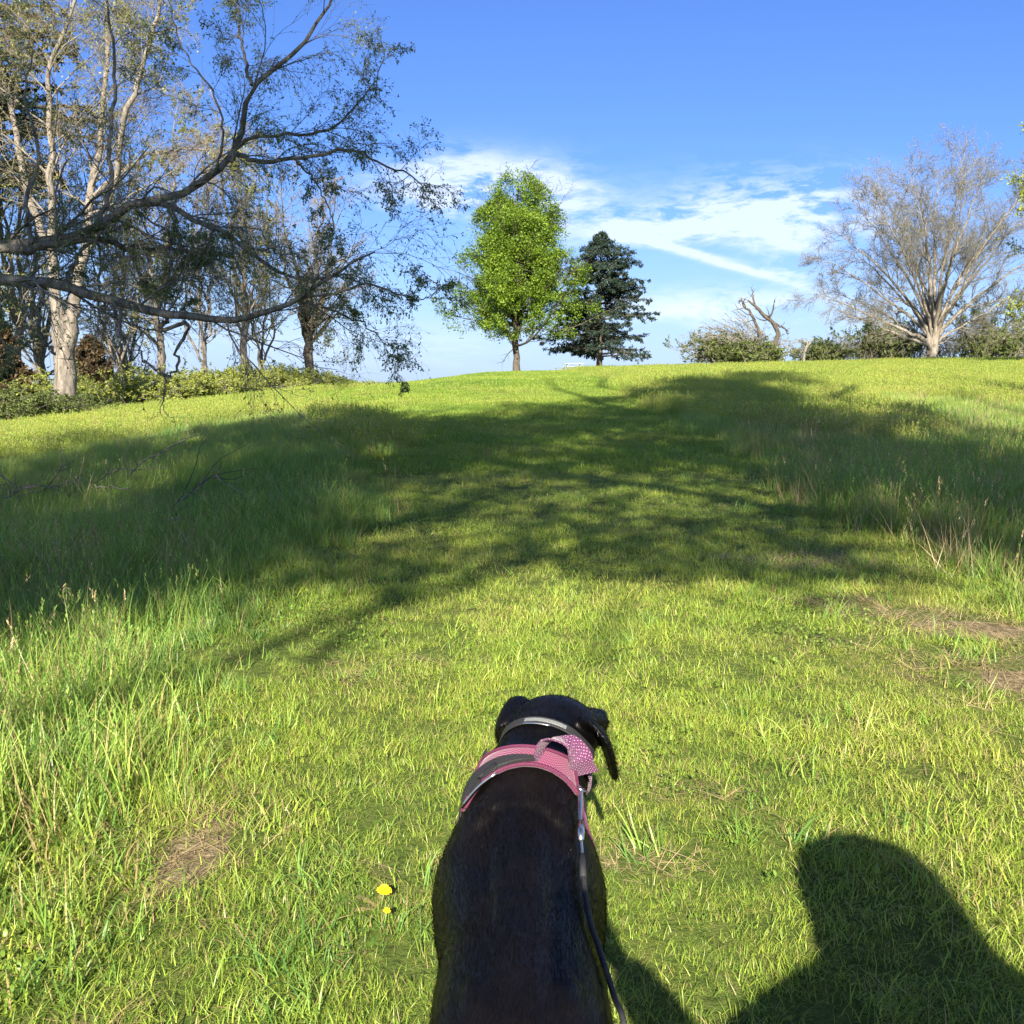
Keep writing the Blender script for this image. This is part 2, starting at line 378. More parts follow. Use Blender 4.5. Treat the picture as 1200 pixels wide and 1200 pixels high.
# ------------------------------------------------------------------ the gnarled tree reaching in from the left
def foreground_tree():
    rng = np.random.default_rng(11)
    D = 11.5
    b = base(-175, D)
    def L(pts, r0, r1, d0=D, d1=None):
        d1 = d0 if d1 is None else d1; n = len(pts)
        return [P(px, py, d0+(d1-d0)*i/(n-1)) for i, (px, py) in enumerate(pts)], np.linspace(r0, r1, n)*.70
    trunk = [(np.array([b+(0, 0, -.2), b+(.05, 0, .9), P(-160, 330, D), P(-150, 240, D+.2), P(-120, 130, D+.3), P(-90, -60, D+.4), P(-60, -230, D)]), np.array([.36, .28, .25, .22, .17, .11, .05]))]
    lim = [
     L([(-160, 330), (-80, 326), (0, 328), (55, 332), (105, 346), (180, 365), (240, 373), (295, 371), (340, 354), (375, 333), (410, 312), (440, 296)], .115, .012, D, D-.6),
     L([(-155, 300), (-60, 296), (0, 288), (60, 282), (118, 264), (160, 236), (205, 232), (250, 205), (280, 165), (296, 100), (340, 68), (372, 30), (392, -10)], .115, .020, D+.3, D+.6),
     L([(150, 240), (190, 238), (225, 258), (262, 270), (305, 305), (345, 325), (385, 325), (420, 318)], .06, .010, D+.4, D-.2),
     L([(-150, 290), (0, 292), (60, 287), (110, 280), (150, 290), (200, 292), (240, 300), (275, 315)], .09, .012, D, D+1.0),
     L([(278, 180), (300, 188), (345, 187), (400, 176), (440, 188), (480, 205), (500, 226)], .045, .006, D+.4, D),
     L([(270, 190), (290, 165), (330, 158), (380, 155), (410, 130), (440, 95), (452, 60)], .038, .006, D+.4, D+1.0),
     L([(295, 100), (285, 60), (280, 20), (270, -30), (272, -90)], .03, .010, D+.5, D+1.2),
     L([(345, 352), (370, 356), (400, 368), (430, 382), (452, 408), (462, 432)], .024, .003, D-.4, D-.2),
     L([(340, 352), (380, 345), (430, 335), (470, 345), (500, 350), (515, 335)], .024, .004, D-.4, D-.9),
     L([(78, 334), (85, 315), (100, 290), (150, 260)], .05, .02, D, D+.3),
     L([(50, 332), (46, 360), (46, 388), (54, 405), (64, 414)], .05, .022, D, D-.3),
     L([(198, 366), (196, 375), (188, 387), (202, 384), (219, 379), (216, 395), (206, 412), (209, 428), (200, 441)], .042, .020, D-.1, D-.5),
     L([(200, 441), (183, 433), (168, 420), (160, 405), (140, 388), (118, 368)], .022, .008, D-.5, D-.3),
     L([(190, 436), (193, 455), (191, 470), (184, 486), (170, 492)], .012, .003, D-.5, D-.6),
     L([(192, 462), (193, 480), (204, 494), (212, 505)], .009, .003, D-.5, D-.5),
     L([(150, 290), (160, 310), (168, 332), (195, 345), (220, 352)], .035, .008, D+.3, D+.5),
     L([(205, 233), (205, 262), (212, 300), (190, 330)], .03, .006, D+.3, D),
     L([(250, 265), (245, 285), (240, 310)], .02, .005, D+.1, D),
     L([(345, 187), (370, 215), (390, 260), (385, 300)], .02, .004, D+.2, D+.6),
     L([(-90, -20), (0, -10), (100, -40), (200, -60), (300, -80)], .05, .02, D+.3, D+1),
     L([(40, 285), (30, 240), (45, 180), (30, 110), (40, 60)], .045, .012, D+.2, D+.8),
     L([(110, 268), (130, 220), (128, 160), (135, 80), (125, 0)], .05, .02, D+.3, D+1.4),
     L([(250, 205), (262, 160), (250, 110), (215, 60), (200, 10)], .024, .010, D+.4, D+1.4),
     L([(-20, 328), (0, 355), (-5, 385), (10, 410)], .03, .008, D, D-.8),
    ]
    l0 = limbset([(p-0, r) for p, r in trunk], 30, rng, .012)
    l1 = limbset([(np.array(p), r) for p, r in lim], 26, rng, .013)
    bare = [10, 11, 12, 13, 14]
    lush = [i for i in range(len(lim)) if i not in bare]
    s1 = (l1[0][lush], l1[1][lush]); sb = (l1[0][bare], l1[1][bare])
    kw = dict(rr=.36, wob=.15, trop=(.02, 0, -.03), taper=.35, rmin=.005)
    big = sprout(rng, *(a[:7] for a in s1), 16, (.15, 1), (.4, 1.1), .27, 8, **kw); sml = sprout(rng, *(a[7:] for a in s1), 9, (.15, 1), (.4, 1.1), .27, 8, **kw)
    l2 = tuple(np.concatenate([a, c]) for a, c in zip(big, sml))
    l2b = sprout(rng, *(a[[2]] for a in sb), 5, (.3, 1), (.4, 1.0), .45, 6, rr=.5, wob=.2, rmin=.004)
    l2c = sprout(rng, *(a[[3, 4]] for a in sb), 5, (.4, 1), (.3, .8), .5, 5, rr=.6, wob=.2, trop=(0, 0, -.1), rmin=.0022)
    l3 = sprout(rng, *l2, 11, (.10, 1), (.35, 1.0), .50, 7, rr=.5, wob=.15, trop=(0, 0, -.14), taper=.4, rmin=.0024)
    l4 = sprout(rng, *l3, 7, (.10, 1), (.3, .9), .55, 4, rr=.6, wob=.17, trop=(0, 0, -.38), taper=.3, rmin=.0015, tip=.6)
    P4, D4 = along(rng, l4[0], 62000)
    keep = rng.random(len(P4)) < .70
    lf = leafmesh(rng, (P4-b)[keep], D4[keep], .031, .42, .5, .25, 'foliage', M['leaf_fg'], tri=True)
    lv = [(a-b, r) for a, r in (l0, l1, l2, l2b, l2c, l3, l4)]
    tree('gnarled_tree', 'gnarled spring tree reaching in from the left, with a hooked hanging branch', 'tree', lv, M['bark_dark'], M['bark_twig'], lf, b, trunk_levels=2, sides=(10, 7, 5, 3, 3))
foreground_tree()

# ------------------------------------------------------------------ generic deciduous tree
def decid(rng, h, r0, stems, spread=.45, crown0=.35, n=(10, 8, 6), ratio=(.42, .45, .45), rmin=.012, bend=.25, ups=.05, wob=.13, lens=None, fork=.0, dir_b=None, nt=0):
    """several ascending stems from the base or from a fork, then three orders of side shoots; returns levels"""
    st = []
    for i in range(stems):
        a = 2*math.pi*(i+.5*rng.random())/stems
        lean = spread*(.35+.65*rng.random()) if stems > 1 else .05*rng.random()
        hh = h*(.80+.25*rng.random())*(1 if stems == 1 else math.cos(lean*.6))
        p = [np.array((0, 0, -.3)), np.array((0, 0, h*fork*.5)), np.array((0, 0, h*fork))] if fork else [np.array((.12*math.cos(a)*r0*4, .12*math.sin(a)*r0*4, -.3))]
        z0 = h*fork if fork else 0
        for k in range(1, 7):
            f = k/6; rad = math.tan(lean)*(hh-z0)*(f**(1-bend))*.75
            p.append(np.array((rad*math.cos(a)+rng.normal()*h*.012, rad*math.sin(a)+rng.normal()*h*.012, z0+(hh-z0)*f)))
        m = len(p); rr = r0*(1 if fork or stems == 1 else .55)*np.linspace(1, .10, m)**1.15
        if fork: rr[:3] = r0*np.array((1.25, 1.0, .92))
        st.append((np.array(p), rr))
    l0 = limbset(st, 26, rng, h*.004)
    sf = lens if lens else None
    l1 = sprout(rng, *l0, n[0], (crown0, 1), (.45, .95), ratio[0], 9, rr=.5, wob=wob, trop=(0, 0, ups*2), taper=.65, rmin=rmin*1.6, lenfn=sf)
    l2 = sprout(rng, *l1, n[1], (.12, 1), (.4, .9), ratio[1], 6, rr=.5, wob=wob, trop=(0, 0, ups), taper=.5, rmin=rmin*1.1)
    l3 = sprout(rng, *l2, n[2], (.1, 1), (.35, .9), ratio[2], 4, rr=.6, wob=wob, trop=(0, 0, ups), taper=.4, rmin=rmin, tip=.5)
    out = [l0, l1, l2, l3]
    if nt: out.append(sprout(rng, *l3, nt, (.2, 1), (.3, .9), .55, 3, rr=.7, wob=wob, trop=(0, 0, ups-.1), rmin=rmin*.9, tip=.6))
    return out
def leaves_on(rng, lv, n, size, mat, spread=.8, aspect=.7, down=.0, thin=None, jit=0.0):
    p, d = along(rng, lv[-1][0], n); p = p+rng.normal(size=p.shape)*jit
    if thin is not None:
        k = thin(p); p, d = p[k], d[k]
    return leafmesh(rng, p, d, size*.9, aspect, spread, down, 'foliage', mat, tri=True)
def clumpy(rng, s, thr):
    ph = rng.random(6)*6
    return lambda p: (np.sin(p[:, 0]*s+ph[0])+np.sin(p[:, 1]*s*1.3+ph[1])+np.sin(p[:, 2]*s*1.1+ph[2])+np.sin((p[:, 0]+p[:, 2])*s*2.1+ph[3])*.7+rng.normal(size=len(p))*.6) > thr

# maple on the crest
def maple():
    rng = np.random.default_rng(5); b = base(605, 91.5)
    b[2] = H(b[0], b[1])
    h = 18.7
    tr = [(np.array([(0, 0, -.4), (0.02, 0, 1.6), (-.05, 0, 4), (.05, .1, 8), (0, 0, 12.5), (.1, 0, 16), (.15, 0, 18.3)]), np.array([.42, .29, .26, .21, .13, .07, .03])),
          (np.array([(0, 0, 3.4), (.5, .2, 5.5), (1.2, .3, 9), (1.7, .2, 13), (1.6, 0, 16.8)]), np.array([.2, .17, .12, .07, .03])),
          (np.array([(0, 0, 3.9), (-.5, -.3, 6), (-1.2, -.3, 9.5), (-1.3, 0, 13), (-1.2, .2, 16)]), np.array([.2, .16, .11, .06, .03])),
          (np.array([(0, 0, 3.2), (.2, .9, 5.5), (.4, 1.8, 9), (.3, 2.0, 13)]), np.array([.18, .15, .1, .04])),
          (np.array([(0, 0, 3.2), (-.1, -.9, 5.5), (.2, -1.8, 9), (.1, -2.0, 13.5)]), np.array([.18, .15, .1, .04]))]
    l0 = limbset(tr, 24, rng, .03)
    # crown outline: wide low, narrow rounded top
    def env(p):
        z = p[:, 2]; return np.interp(z, [2.9, 3.4, 5, 7, 9, 11, 13, 15, 17, 18.9], [.6, 3.8, 6.0, 6.1, 4.7, 4.0, 3.4, 2.7, 1.9, .6])
    l1 = sprout(rng, *l0, 22, (.18, .98), (.9, 1.45), .3, 9, rr=.45, wob=.10, trop=(0, 0, .16), rmin=.02, lenfn=lambda t: np.interp(t, [.1, .25, .45, .7, 1], [7.9, 7.2, 5.4, 3.9, 2.5]))
    l2 = sprout(rng, *l1, 10, (.1, 1), (.4, 1.0), .42, 6, rr=.5, wob=.16, trop=(0, 0, .05), rmin=.012)
    l3 = sprout(rng, *l2, 5, (.1, 1), (.4, 1.0), .5, 4, rr=.6, wob=.16, rmin=.008)
    p, d = along(rng, l3[0], 185000); p = p+rng.normal(size=p.shape)*np.interp(p[:, 2:3], [8, 15], [.22, .50])
    ang = np.arctan2(p[:, 1], p[:, 0])
    e = 1.34*env(p)*(1+.16*np.sin(ang*3+p[:, 2]*.9)+.12*np.sin(ang*7-p[:, 2]*1.7)+.10*np.sin(p[:, 2]*2.6+ang*2))
    # broad leaning lobe low on the left, shorter side on the right
    ok = np.hypot(p[:, 0], p[:, 1]) < e
    ok &= clumpy(rng, 1.5, -1.5)(p); ok &= p[:, 2] > 2.5
    lf = leafmesh(rng, p[ok], d[ok], .14, .75, .85, .1, 'foliage', M['leaf_maple'], tri=True)
    t = tree('maple_tree', 'tall fresh green leafy tree on the crest, left of the dark conifer', 'tree', [l0, l1, l2, l3], M['bark_brown'], M['bark_brown'], lf, b, sides=(9, 5, 3, 3, 3)); t.scale = (1.03, 1.03, .97)
maple()

def spruce(name, label, px, d, h, rad, mat, seed, dens=1.0, z0=.13, bark='bark_brown', droop=.10, nd=.34):
    rng = np.random.default_rng(seed); b = base(px, d)
    l0 = limbset([(np.array([(0, 0, -.3), (.02, 0, h*.3), (-.05, .03, h*.6), (.03, 0, h*.85), (0, 0, h)]), np.array([.024, .02, .013, .006, .002])*h)], 30, rng, h*.001)
    nb = int(185*dens)
    irr = rng.random(64)
    def ln(t):
        z = (t-z0)/(1-z0)
        e = np.interp(z, [0, .04, .12, .3, .5, .7, .82, .92, 1], [.82, 1.0, .92, .74, .62, .46, .24, .09, .02])
        return rad*e*(.80+.45*irr[(t*63).astype(int)])
    l1 = sprout(rng, *l0, nb, (z0, .985), (1.35, 1.6), .3, 9, rr=.32, wob=.035, trop=(0, 0, -droop), lenfn=ln, rmin=.012, flat=.15, jit=.22)
    # tips turn up
    k = np.linspace(0, 1, 9)[None, :, None]; up = np.zeros_like(l1[0]); up[:, :, 2] = (k[..., 0]**3)*.05*h*.5; l1 = (l1[0]+up*.6, l1[1])
    l2 = sprout(rng, *l1, 13, (.18, 1), (.7, 1.1), .30, 5, rr=.5, wob=.08, trop=(0, 0, -.10), rmin=.008, flat=.25, taper=.7)
    p, dd = along(rng, l2[0], int(88000*dens)); p1, d1 = along(rng, l1[0], int(8000*dens), (.3, 1))
    p = np.concatenate([p, p1]); dd = np.concatenate([dd, d1])
    kk = rng.random(len(p)) < np.interp(p[:, 2]/h, [.70, .90, 1], [1, .35, .30]); p, dd = p[kk], dd[kk]
    pt = np.stack([rng.normal(size=160)*.05, rng.normal(size=160)*.05, h*(.93+.075*rng.random(160))], 1); p = np.concatenate([p, pt]); dd = np.concatenate([dd, np.tile((0, 0, 1.), (160, 1))])
    lf = leafmesh(rng, p, dd, nd, .30, .45, .28, 'foliage', mat, tri=True)
    return tree(name, label, 'tree', [l0, l1, l2], M[bark], M['bark_brown'], lf, b, trunk_levels=1, sides=(9, 4, 3, 3, 3))
spruce('spruce_tree', 'dark ragged conifer on the crest, just right of the tall green tree', 702, 97, 13.4, 5.5, M['leaf_spruce'], 8, nd=.235)
spruce('pine_tree', 'dark evergreen cut off by the top left corner of the view', -66, 46, 36, 6.6, M['leaf_pine'], 9, 1.1, .25, nd=.24)
spruce('cedar_tree', 'small brownish cedar just right of the thick forked trunk', 108, 47, 3.6, 1.5, M['leaf_cedar'], 10, .30, .05, nd=.22)
spruce('cedar_tree', 'small dark red cedar at the left edge behind the leafy bush', 6, 44, 4.3, 1.3, M['leaf_cedar'], 12, .30, .05, nd=.22)

# the big fan-shaped bare tree on the right
def fan_tree():
    rng = np.random.default_rng(21); b = base(1090, 86)
    st = []
    sc = 86/F
    tips = [(-150, 95, 0), (-128, 150, 3), (-120, 60, -4), (-100, 190, -5), (-78, 218, 4), (-50, 240, -3), (-25, 252, 2), (0, 256, -4), (25, 256, 5), (52, 250, 0), (75, 225, -5), (95, 190, 4), (118, 150, -2), (125, 95, 3), (-60, 160, 7), (40, 170, -8), (90, 60, 5), (-100, 110, 6), (-112, 175, 1), (-92, 212, -2), (108, 195, 1), (-66, 235, 1), (40, 262, 2), (88, 232, -3), (20, 200, 8), (-30, 190, -9)]
    for i, (tx, tz, ty) in enumerate(tips):
        X, Z = tx*sc*.98, tz*sc*.85
        p = [(X*.008, ty*.02, -.3), (X*.03, ty*.04, Z*.12+.9), (X*.13, ty*.15, Z*.30+.6), (X*.37, ty*.45, Z*.58), (X*.70, ty*.8, Z*.83), (X, ty, Z)]
        q = .14+.15*rng.random()
        st.append((np.array(p, float), q*np.array((1.15, .9, .65, .38, .2, .05))))
    l0 = limbset(st, 24, rng, .05)
    l1 = sprout(rng, *l0, 13, (.50, 1), (.35, .85), .27, 8, rr=.45, wob=.09, trop=(0, 0, .02), taper=.50, rmin=.024)
    l2 = sprout(rng, *l1, 9, (.12, 1), (.4, 1.0), .50, 6, rr=.5, wob=.12, trop=(0, 0, .0), taper=.35, rmin=.015)
    l3 = sprout(rng, *l2, 8, (.12, 1), (.35, 1.0), .66, 3, rr=.6, wob=.16, trop=(0, 0, .0), taper=.35, rmin=.0095, tip=.6)
    lf = leaves_on(rng, [l3], 26000, .085, M['bud'], .8, .7)
    tree('bare_tree', 'broad fan-shaped leafless tree with many pale stems, on the right of the crest', 'tree', [l0, l1, l2, l3], M['bark_pale'], M['bark_palet'], lf, b, sides=(8, 5, 3, 3, 3))
fan_tree()

# tall thin trees behind the left hedge
def left_trees():
    # the big one with the forked trunk
    rng = np.random.default_rng(31); b = base(76, 40); q = lambda px, py, d=40: P(px, py, d)-b
    st = [(np.array([(0, 0, -.3), q(76, 440), q(74, 390), q(66, 350), q(60, 260), q(62, 180), q(56, 90), q(78, 30), q(95, -40), q(90, -120)]), np.array([.50, .42, .38, .21, .15, .12, .09, .07, .05, .03])),
          (np.array([q(76, 420), q(84, 375), q(90, 345), q(104, 260), q(112, 190, 41), q(125, 90, 41), q(122, 0, 42), q(130, -100, 42)]), np.array([.36, .28, .22, .16, .13, .09, .07, .04])),
          (np.array([q(98, 300), q(130, 230, 40), q(150, 130, 39), q(175, 55, 39), q(190, -20, 39), q(195, -90, 39)]), np.array([.15, .13, .10, .08, .05, .03])),
          (np.array([q(62, 300), q(30, 220, 40), q(10, 120, 41), q(-10, 20, 41), q(-30, -90, 41)]), np.array([.16, .13, .10, .07, .03])),
          (np.array([q(110, 230), q(150, 195, 41), q(185, 180, 42), q(240, 175, 42), q(280, 190, 42)]), np.array([.10, .08, .06, .04, .02]))]
    l0 = limbset([(np.array(p, float), r) for p, r in st], 28, rng, .05)
    l1 = sprout(rng, *l0, 24, (.42, 1), (.4, 1.0), .27, 9, rr=.34, wob=.11, trop=(0, 0, .0), taper=.45, rmin=.016)
    l2 = sprout(rng, *l1, 12, (.12, 1), (.4, 1.0), .46, 6, rr=.45, wob=.14, trop=(0, 0, -.10), taper=.4, rmin=.009)
    l3 = sprout(rng, *l2, 10, (.1, 1), (.4, 1.0), .55, 3, rr=.6, wob=.14, trop=(0, 0, -.35), taper=.3, rmin=.0062, tip=.6)
    lf = leaves_on(rng, [l3], 36000, .085, M['leaf_haze'], .7, .6, .3, clumpy(rng, .8, -.6))
    tree('forked_tree', 'tall tree with thick rough trunk forking low, behind the leafy bush at left', 'tree', [l0, l1, l2, l3], M['bark_grey'], M['bark_hazy'], lf, b, sides=(10, 5, 3, 3, 3))
    # the slender round-headed tree at the right end of the hedge
    rng = np.random.default_rng(33)
    lv = decid(rng, 13.0, .24, 5, .40, .22, (14, 9, 7), (.40, .45, .45), .010, .1, .05, .08, fork=.24, nt=1)
    lf = leaves_on(rng, lv, 7000, .08, M['bud'], .8, .6)
    tree('slender_tree', 'slender leafless tree with a rounded head standing alone at the right end of the hedge', 'tree', lv, M['bark_brown'], M['bark_hazy'], lf, base(363, 64), sides=(9, 5, 3, 3, 3))
    # the row: px, distance, height, trunk radius, stems, label
    proto = []
    for sd, stems, fork, r0 in ((41, 3, .12, .20), (42, 2, .22, .22), (43, 4, 0, .20)):
        rng = np.random.default_rng(sd)
        lv = decid(rng, 17, r0, stems, .22, .22, (17, 8, 5), (.30, .42, .48), .011, .1, .06, .10, fork=fork, nt=4)
        lf = leaves_on(rng, lv, 9000, .10, M['leaf_haze'], .8, .7, .1, clumpy(rng, .9, -.5))
        proto.append((lv, lf))
    rows = [(-45, 46, 1.0, 0, 'thin bare tree at the far left edge, beyond the dark evergreen'),
            (24, 52, 1.05, 1, 'thin pale tree left of the forked trunk, in the woodland edge'),
            (135, 58, 1.0, 2, 'slim many-stemmed tree in the gap right of the brownish cedar'),
            (150, 62, .86, 0, 'twin thin trunks against bright sky, left of the hooked branch'),
            (190, 55, .95, 1, 'bare tree rising behind the hooked hanging branch'),
            (240, 57, .92, 2, 'vine-hung tree left of the close group of trunks behind the hedge'),
            (288, 56, .90, 1, 'mossy straight tree at the centre of the close group behind the hedge'),
            (306, 60, .82, 2, 'rightmost tree of the close group behind the hedge'),
            (50, 56, 1.12, 0, 'thin tree just left of the forked trunk, farther back')]
    made = {}
    for i, (px, d, s, k, lab) in enumerate(rows):
        b = base(px, d)
        if k not in made:
            lv, lf = proto[k]
            t = tree('thin_tree', lab, 'tree', lv, M['bark_grey'], M['bark_hazy'], lf, b, 'thin trees behind the hedge', sides=(8, 4, 3, 3, 3)); made[k] = t
        else:
            t = copy_tree(made[k]); t.location = b; t['label'] = lab
        t.rotation_euler[2] = i*1.3; t.scale = (s, s, s)
left_trees()

# ------------------------------------------------------------------ shrubs
def shrub_mesh(seed, wd, ht, nst, nleaf, lsize, mat, stemmat, rmin=.010, lean=.7):
    rng = np.random.default_rng(seed); st = []
    for i in range(nst):
        a = rng.random()*2*math.pi; rr = rng.random()**.5; x0, y0 = .35*wd*rr*math.cos(a), .35*wd*rr*math.sin(a)
        hh = ht*(.65+.45*rng.random())*(1-.35*rr); ox, oy = x0*lean+rng.normal()*.12*wd, y0*lean+rng.normal()*.12*wd
        st.append((np.array([(x0, y0, -.1), (x0+ox*.3, y0+oy*.3, hh*.45), (x0+ox*.8, y0+oy*.8, hh*.85), (x0+ox*1.3, y0+oy*1.3, hh)]), np.array((.03, .022, .014, .008))*max(.6, ht/2)))
    l0 = limbset(st, 9, rng, .02*ht)
    l1 = sprout(rng, *l0, 7, (.15, 1), (.4, 1.1), .40, 5, rr=.6, wob=.2, trop=(0, 0, -.05), rmin=rmin, taper=.4)
    l2 = sprout(rng, *l1, 5, (.15, 1), (.4, 1.1), .5, 4, rr=.6, wob=.2, rmin=rmin*.7, taper=.4)
    V, f = merge([tubes(*l0, 4), tubes(*l1, 3), tubes(*l2, 3)])
    ms = mesh_np('stems', V, f, stemmat)
    p, d = along(rng, l2[0], nleaf); p[:, 2] = np.abs(p[:, 2])
    return ms, leafmesh(rng, p, d, lsize, .6, .85, 0, 'foliage', mat)
def shrub(name, label, meshes, loc, sc, rot, group=None):
    t = thing(name, label, 'shrub', loc, (0, 0, rot), group); t.scale = sc
    obj('stems', meshes[0], t); obj('foliage', meshes[1], t); return t
hedge_m = [shrub_mesh(50+i, 3.4, 2.0, 40, 12000, .095, M['leaf_shrub'], M['bark_palet']) for i in range(3)]
hl = ['sunlit hedge shrub beside the thick forked trunk', 'sunlit shrub in the hedge below the brownish cedar', 'yellow-green shrub in the hedge left of the hooked branch', 'yellow-green shrub in the hedge directly behind the hooked branch tip',
      'rounded shrub in the hedge just right of the dangling twigs', 'low shrub in the middle of the hedge', 'shrub in the hedge left of the close group of trunks', 'shrub in the hedge at the foot of the close group of trunks',
      'shrub in the hedge just right of the close group of trunks', 'shrub in the hedge between the trunk group and the slender tree', 'shrub in the hedge at the foot of the slender tree', 'last low shrub at the right tip of the hedge']
hp = [(35, 43, 1.0), (105, 44, .95), (140, 45.5, .9), (175, 46, 1.0), (208, 47, .95), (240, 49, .98), (268, 51, .95), (293, 53, .95), (318, 55.5, .95), (343, 58, .88), (369, 61, .72), (393, 65, .55)]
for i, (px, d, s) in enumerate(hp):
    shrub('hedge_shrub', hl[i], hedge_m[i % 3], base(px, d+1.2), (s*1.15, s*1.15, s*.92), i*1.1, 'shrubs of the left hedge')
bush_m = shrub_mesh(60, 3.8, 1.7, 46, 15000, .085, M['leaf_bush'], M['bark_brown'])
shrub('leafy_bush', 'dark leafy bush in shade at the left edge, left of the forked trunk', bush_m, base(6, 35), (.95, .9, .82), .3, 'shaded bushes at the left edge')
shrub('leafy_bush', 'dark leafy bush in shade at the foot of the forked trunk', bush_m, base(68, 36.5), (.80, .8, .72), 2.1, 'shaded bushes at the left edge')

# right-hand thicket
thick_m = [shrub_mesh(70+i, 5.5, 3.0, 46, 17000, .16, M['leaf_bush'], M['bark_pale'], .018) for i in range(2)]
thin_m = shrub_mesh(75, 6.5, 3.4, 46, 3500, .12, M['bud'], M['bark_palet'], .016)
for i, (px, d, s, k, lab) in enumerate([
        (880, 84, (1.0, .9, .68), 0, 'tangled green bush under the broken dead snag'), (848, 86, (1.15, .9, .92), 1, 'low spreading green bush left of the dead snag'),
        (866, 87, (1.15, .9, 1.1), 2, 'scruffy bare-branched bush left of and behind the dead snag'),
        (958, 88, (.8, .7, .75), 0, 'small dark green bush right of the dead snag'), (1000, 90, (1.0, .8, .9), 2, 'grey twiggy bush between the snag and the fan-shaped tree'),
        (1030, 89, (.9, .8, 1.15), 1, 'pale green bush just left of the fan-shaped tree'), (1062, 92, (.9, .7, 1.1), 2, 'brownish twiggy bush behind the foot of the fan-shaped tree'),
        (1128, 93, (.95, .8, 1.1), 2, 'bare twiggy bush right of the fan-shaped tree'), (1165, 90, (.9, .8, 1.0), 0, 'green bush near the right edge of the crest'),
        (1205, 90, (.9, .9, 1.1), 2, 'twiggy brown bush at the right edge of the crest'), (1240, 90, (1, 1, 1.1), 1, 'green bush beyond the right edge of the crest')]):
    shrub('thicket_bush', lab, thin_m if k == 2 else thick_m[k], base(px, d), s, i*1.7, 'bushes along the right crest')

# dead snag
def snag():
    rng = np.random.default_rng(80); b = base(893, 85); q = lambda px, py, d=85: P(px, py, d)-b
    st = [([q(900, 420), q(912, 395), q(905, 378), q(893, 366), q(884, 358), q(877, 352)], [.22, .20, .18, .15, .12, .07]),
          ([q(893, 418), q(890, 390), q(882, 370), q(872, 358), q(868, 350)], [.14, .13, .12, .09, .05]),
          ([q(893, 368), q(902, 372), q(906, 362), q(907, 352)], [.12, .10, .07, .03]),
          ([q(884, 358), q(882, 346), q(881, 338)], [.09, .06, .02]), ([q(906, 378), q(918, 384), q(924, 390)], [.10, .08, .05]),
          ([q(876, 362), q(868, 352), q(866, 356)], [.08, .05, .02])]
    l0 = limbset([(np.array(p, float), np.array(r)) for p, r in st], 14, rng, .05)
    l1 = sprout(rng, *l0, 5, (.3, 1), (.5, 1.2), .4, 5, rr=.45, wob=.25, rmin=.03)
    # a spray of dry stems fanning to the left
    fs = []
    for i in range(26):
        a = rng.random(); tx = 892-75*a-10*rng.random(); tz = 398-42*(1-abs(a-.35))*rng.random()
        p0 = q(892+6*rng.normal(), 412, 85+rng.normal()); p1 = q(tx, tz, 85+2.5*rng.normal()); fs.append((np.array([p0, (p0+p1)/2+(0, 0, .45), p1]), np.array((.05, .035, .018))))
    l2 = limbset(fs, 8, rng, .05); l3 = sprout(rng, *l2, 9, (.3, 1), (.3, .9), .3, 4, rr=.6, wob=.2, rmin=.014)
    t = thing('dead_snag', 'broken dead tree with stubby dark limbs above a tangled bush on the crest', 'dead tree', b)
    V, f = merge([tubes(*l0, 7), tubes(*l1, 4)]); obj('trunk', mesh_np('trunk', V, f, M['bark_brown']), t)
    V, f = merge([tubes(*l2, 4), tubes(*l3, 3)]); obj('branches', mesh_np('branches', V, f, M['bark_palet']), t)
    b2 = base(944, 86); q2 = lambda px, py: P(px, py, 86)-b2
    l0 = limbset([(np.array(p, float), np.array(r)) for p, r in (([q2(942, 424), q2(943, 412), q2(946, 404), q2(944, 396)], [.13, .12, .10, .05]), ([q2(945, 408), q2(950, 402), q2(953, 396)], [.07, .06, .03]))], 8, rng, .03)
    V, f = merge([tubes(*l0, 6)]); tag(obj('tree_stub', mesh_np('tree_stub', V, f, M['bark_pale'])), 'pale broken forked stump sticking up right of the dead snag', 'stump').location = b2
snag()

# thin dark trees behind the fan tree, and the green one at the right edge
def right_trees():
    rng = np.random.default_rng(90)
    lv = decid(rng, 8, .15, 4, .5, .2, (10, 7, 6), (.38, .45, .45), .018, .1, .04, .14)
    lf = leaves_on(rng, lv, 3500, .15, M['leaf_green'], .8, .7, 0, clumpy(rng, 1.2, .1))
    t0 = None
    for i, (px, d, s, lab) in enumerate([(1058, 94, .85, 'small crooked tree behind the left side of the fan-shaped tree'), (1135, 97, .95, 'dark thin tree right of the fan-shaped tree'),
                                   (1160, 92, .8, 'second dark thin tree right of the fan-shaped tree'), (1190, 96, 1.0, 'thin budding tree at the right edge under the green tree')]):
        if t0 is None: t = t0 = tree('small_tree', lab, 'tree', lv, M['bark_brown'], M['bark_brown'], lf, base(px, d), 'small trees behind the right crest', sides=(7, 4, 3, 3, 3))
        else: t = copy_tree(t0); t.location = base(px, d); t['label'] = lab
        t.scale = (s, s, s); t.rotation_euler[2] = i*1.9
    rng = np.random.default_rng(95)
    lv = decid(rng, 17, .26, 4, .40, .18, (14, 9, 7), (.36, .45, .5), .012, .1, .02, .12, fork=.14)
    lf = leaves_on(rng, lv, 36000, .16, M['leaf_shrub'], .85, .8, .1, clumpy(rng, 1.0, -.2), .15)
    tree('leafy_tree', 'yellow-green leafy tree cut off by the right edge of the view', 'tree', lv, M['bark_grey'], M['bark_brown'], lf, base(1252, 62), sides=(8, 5, 3, 3, 3))
right_trees()

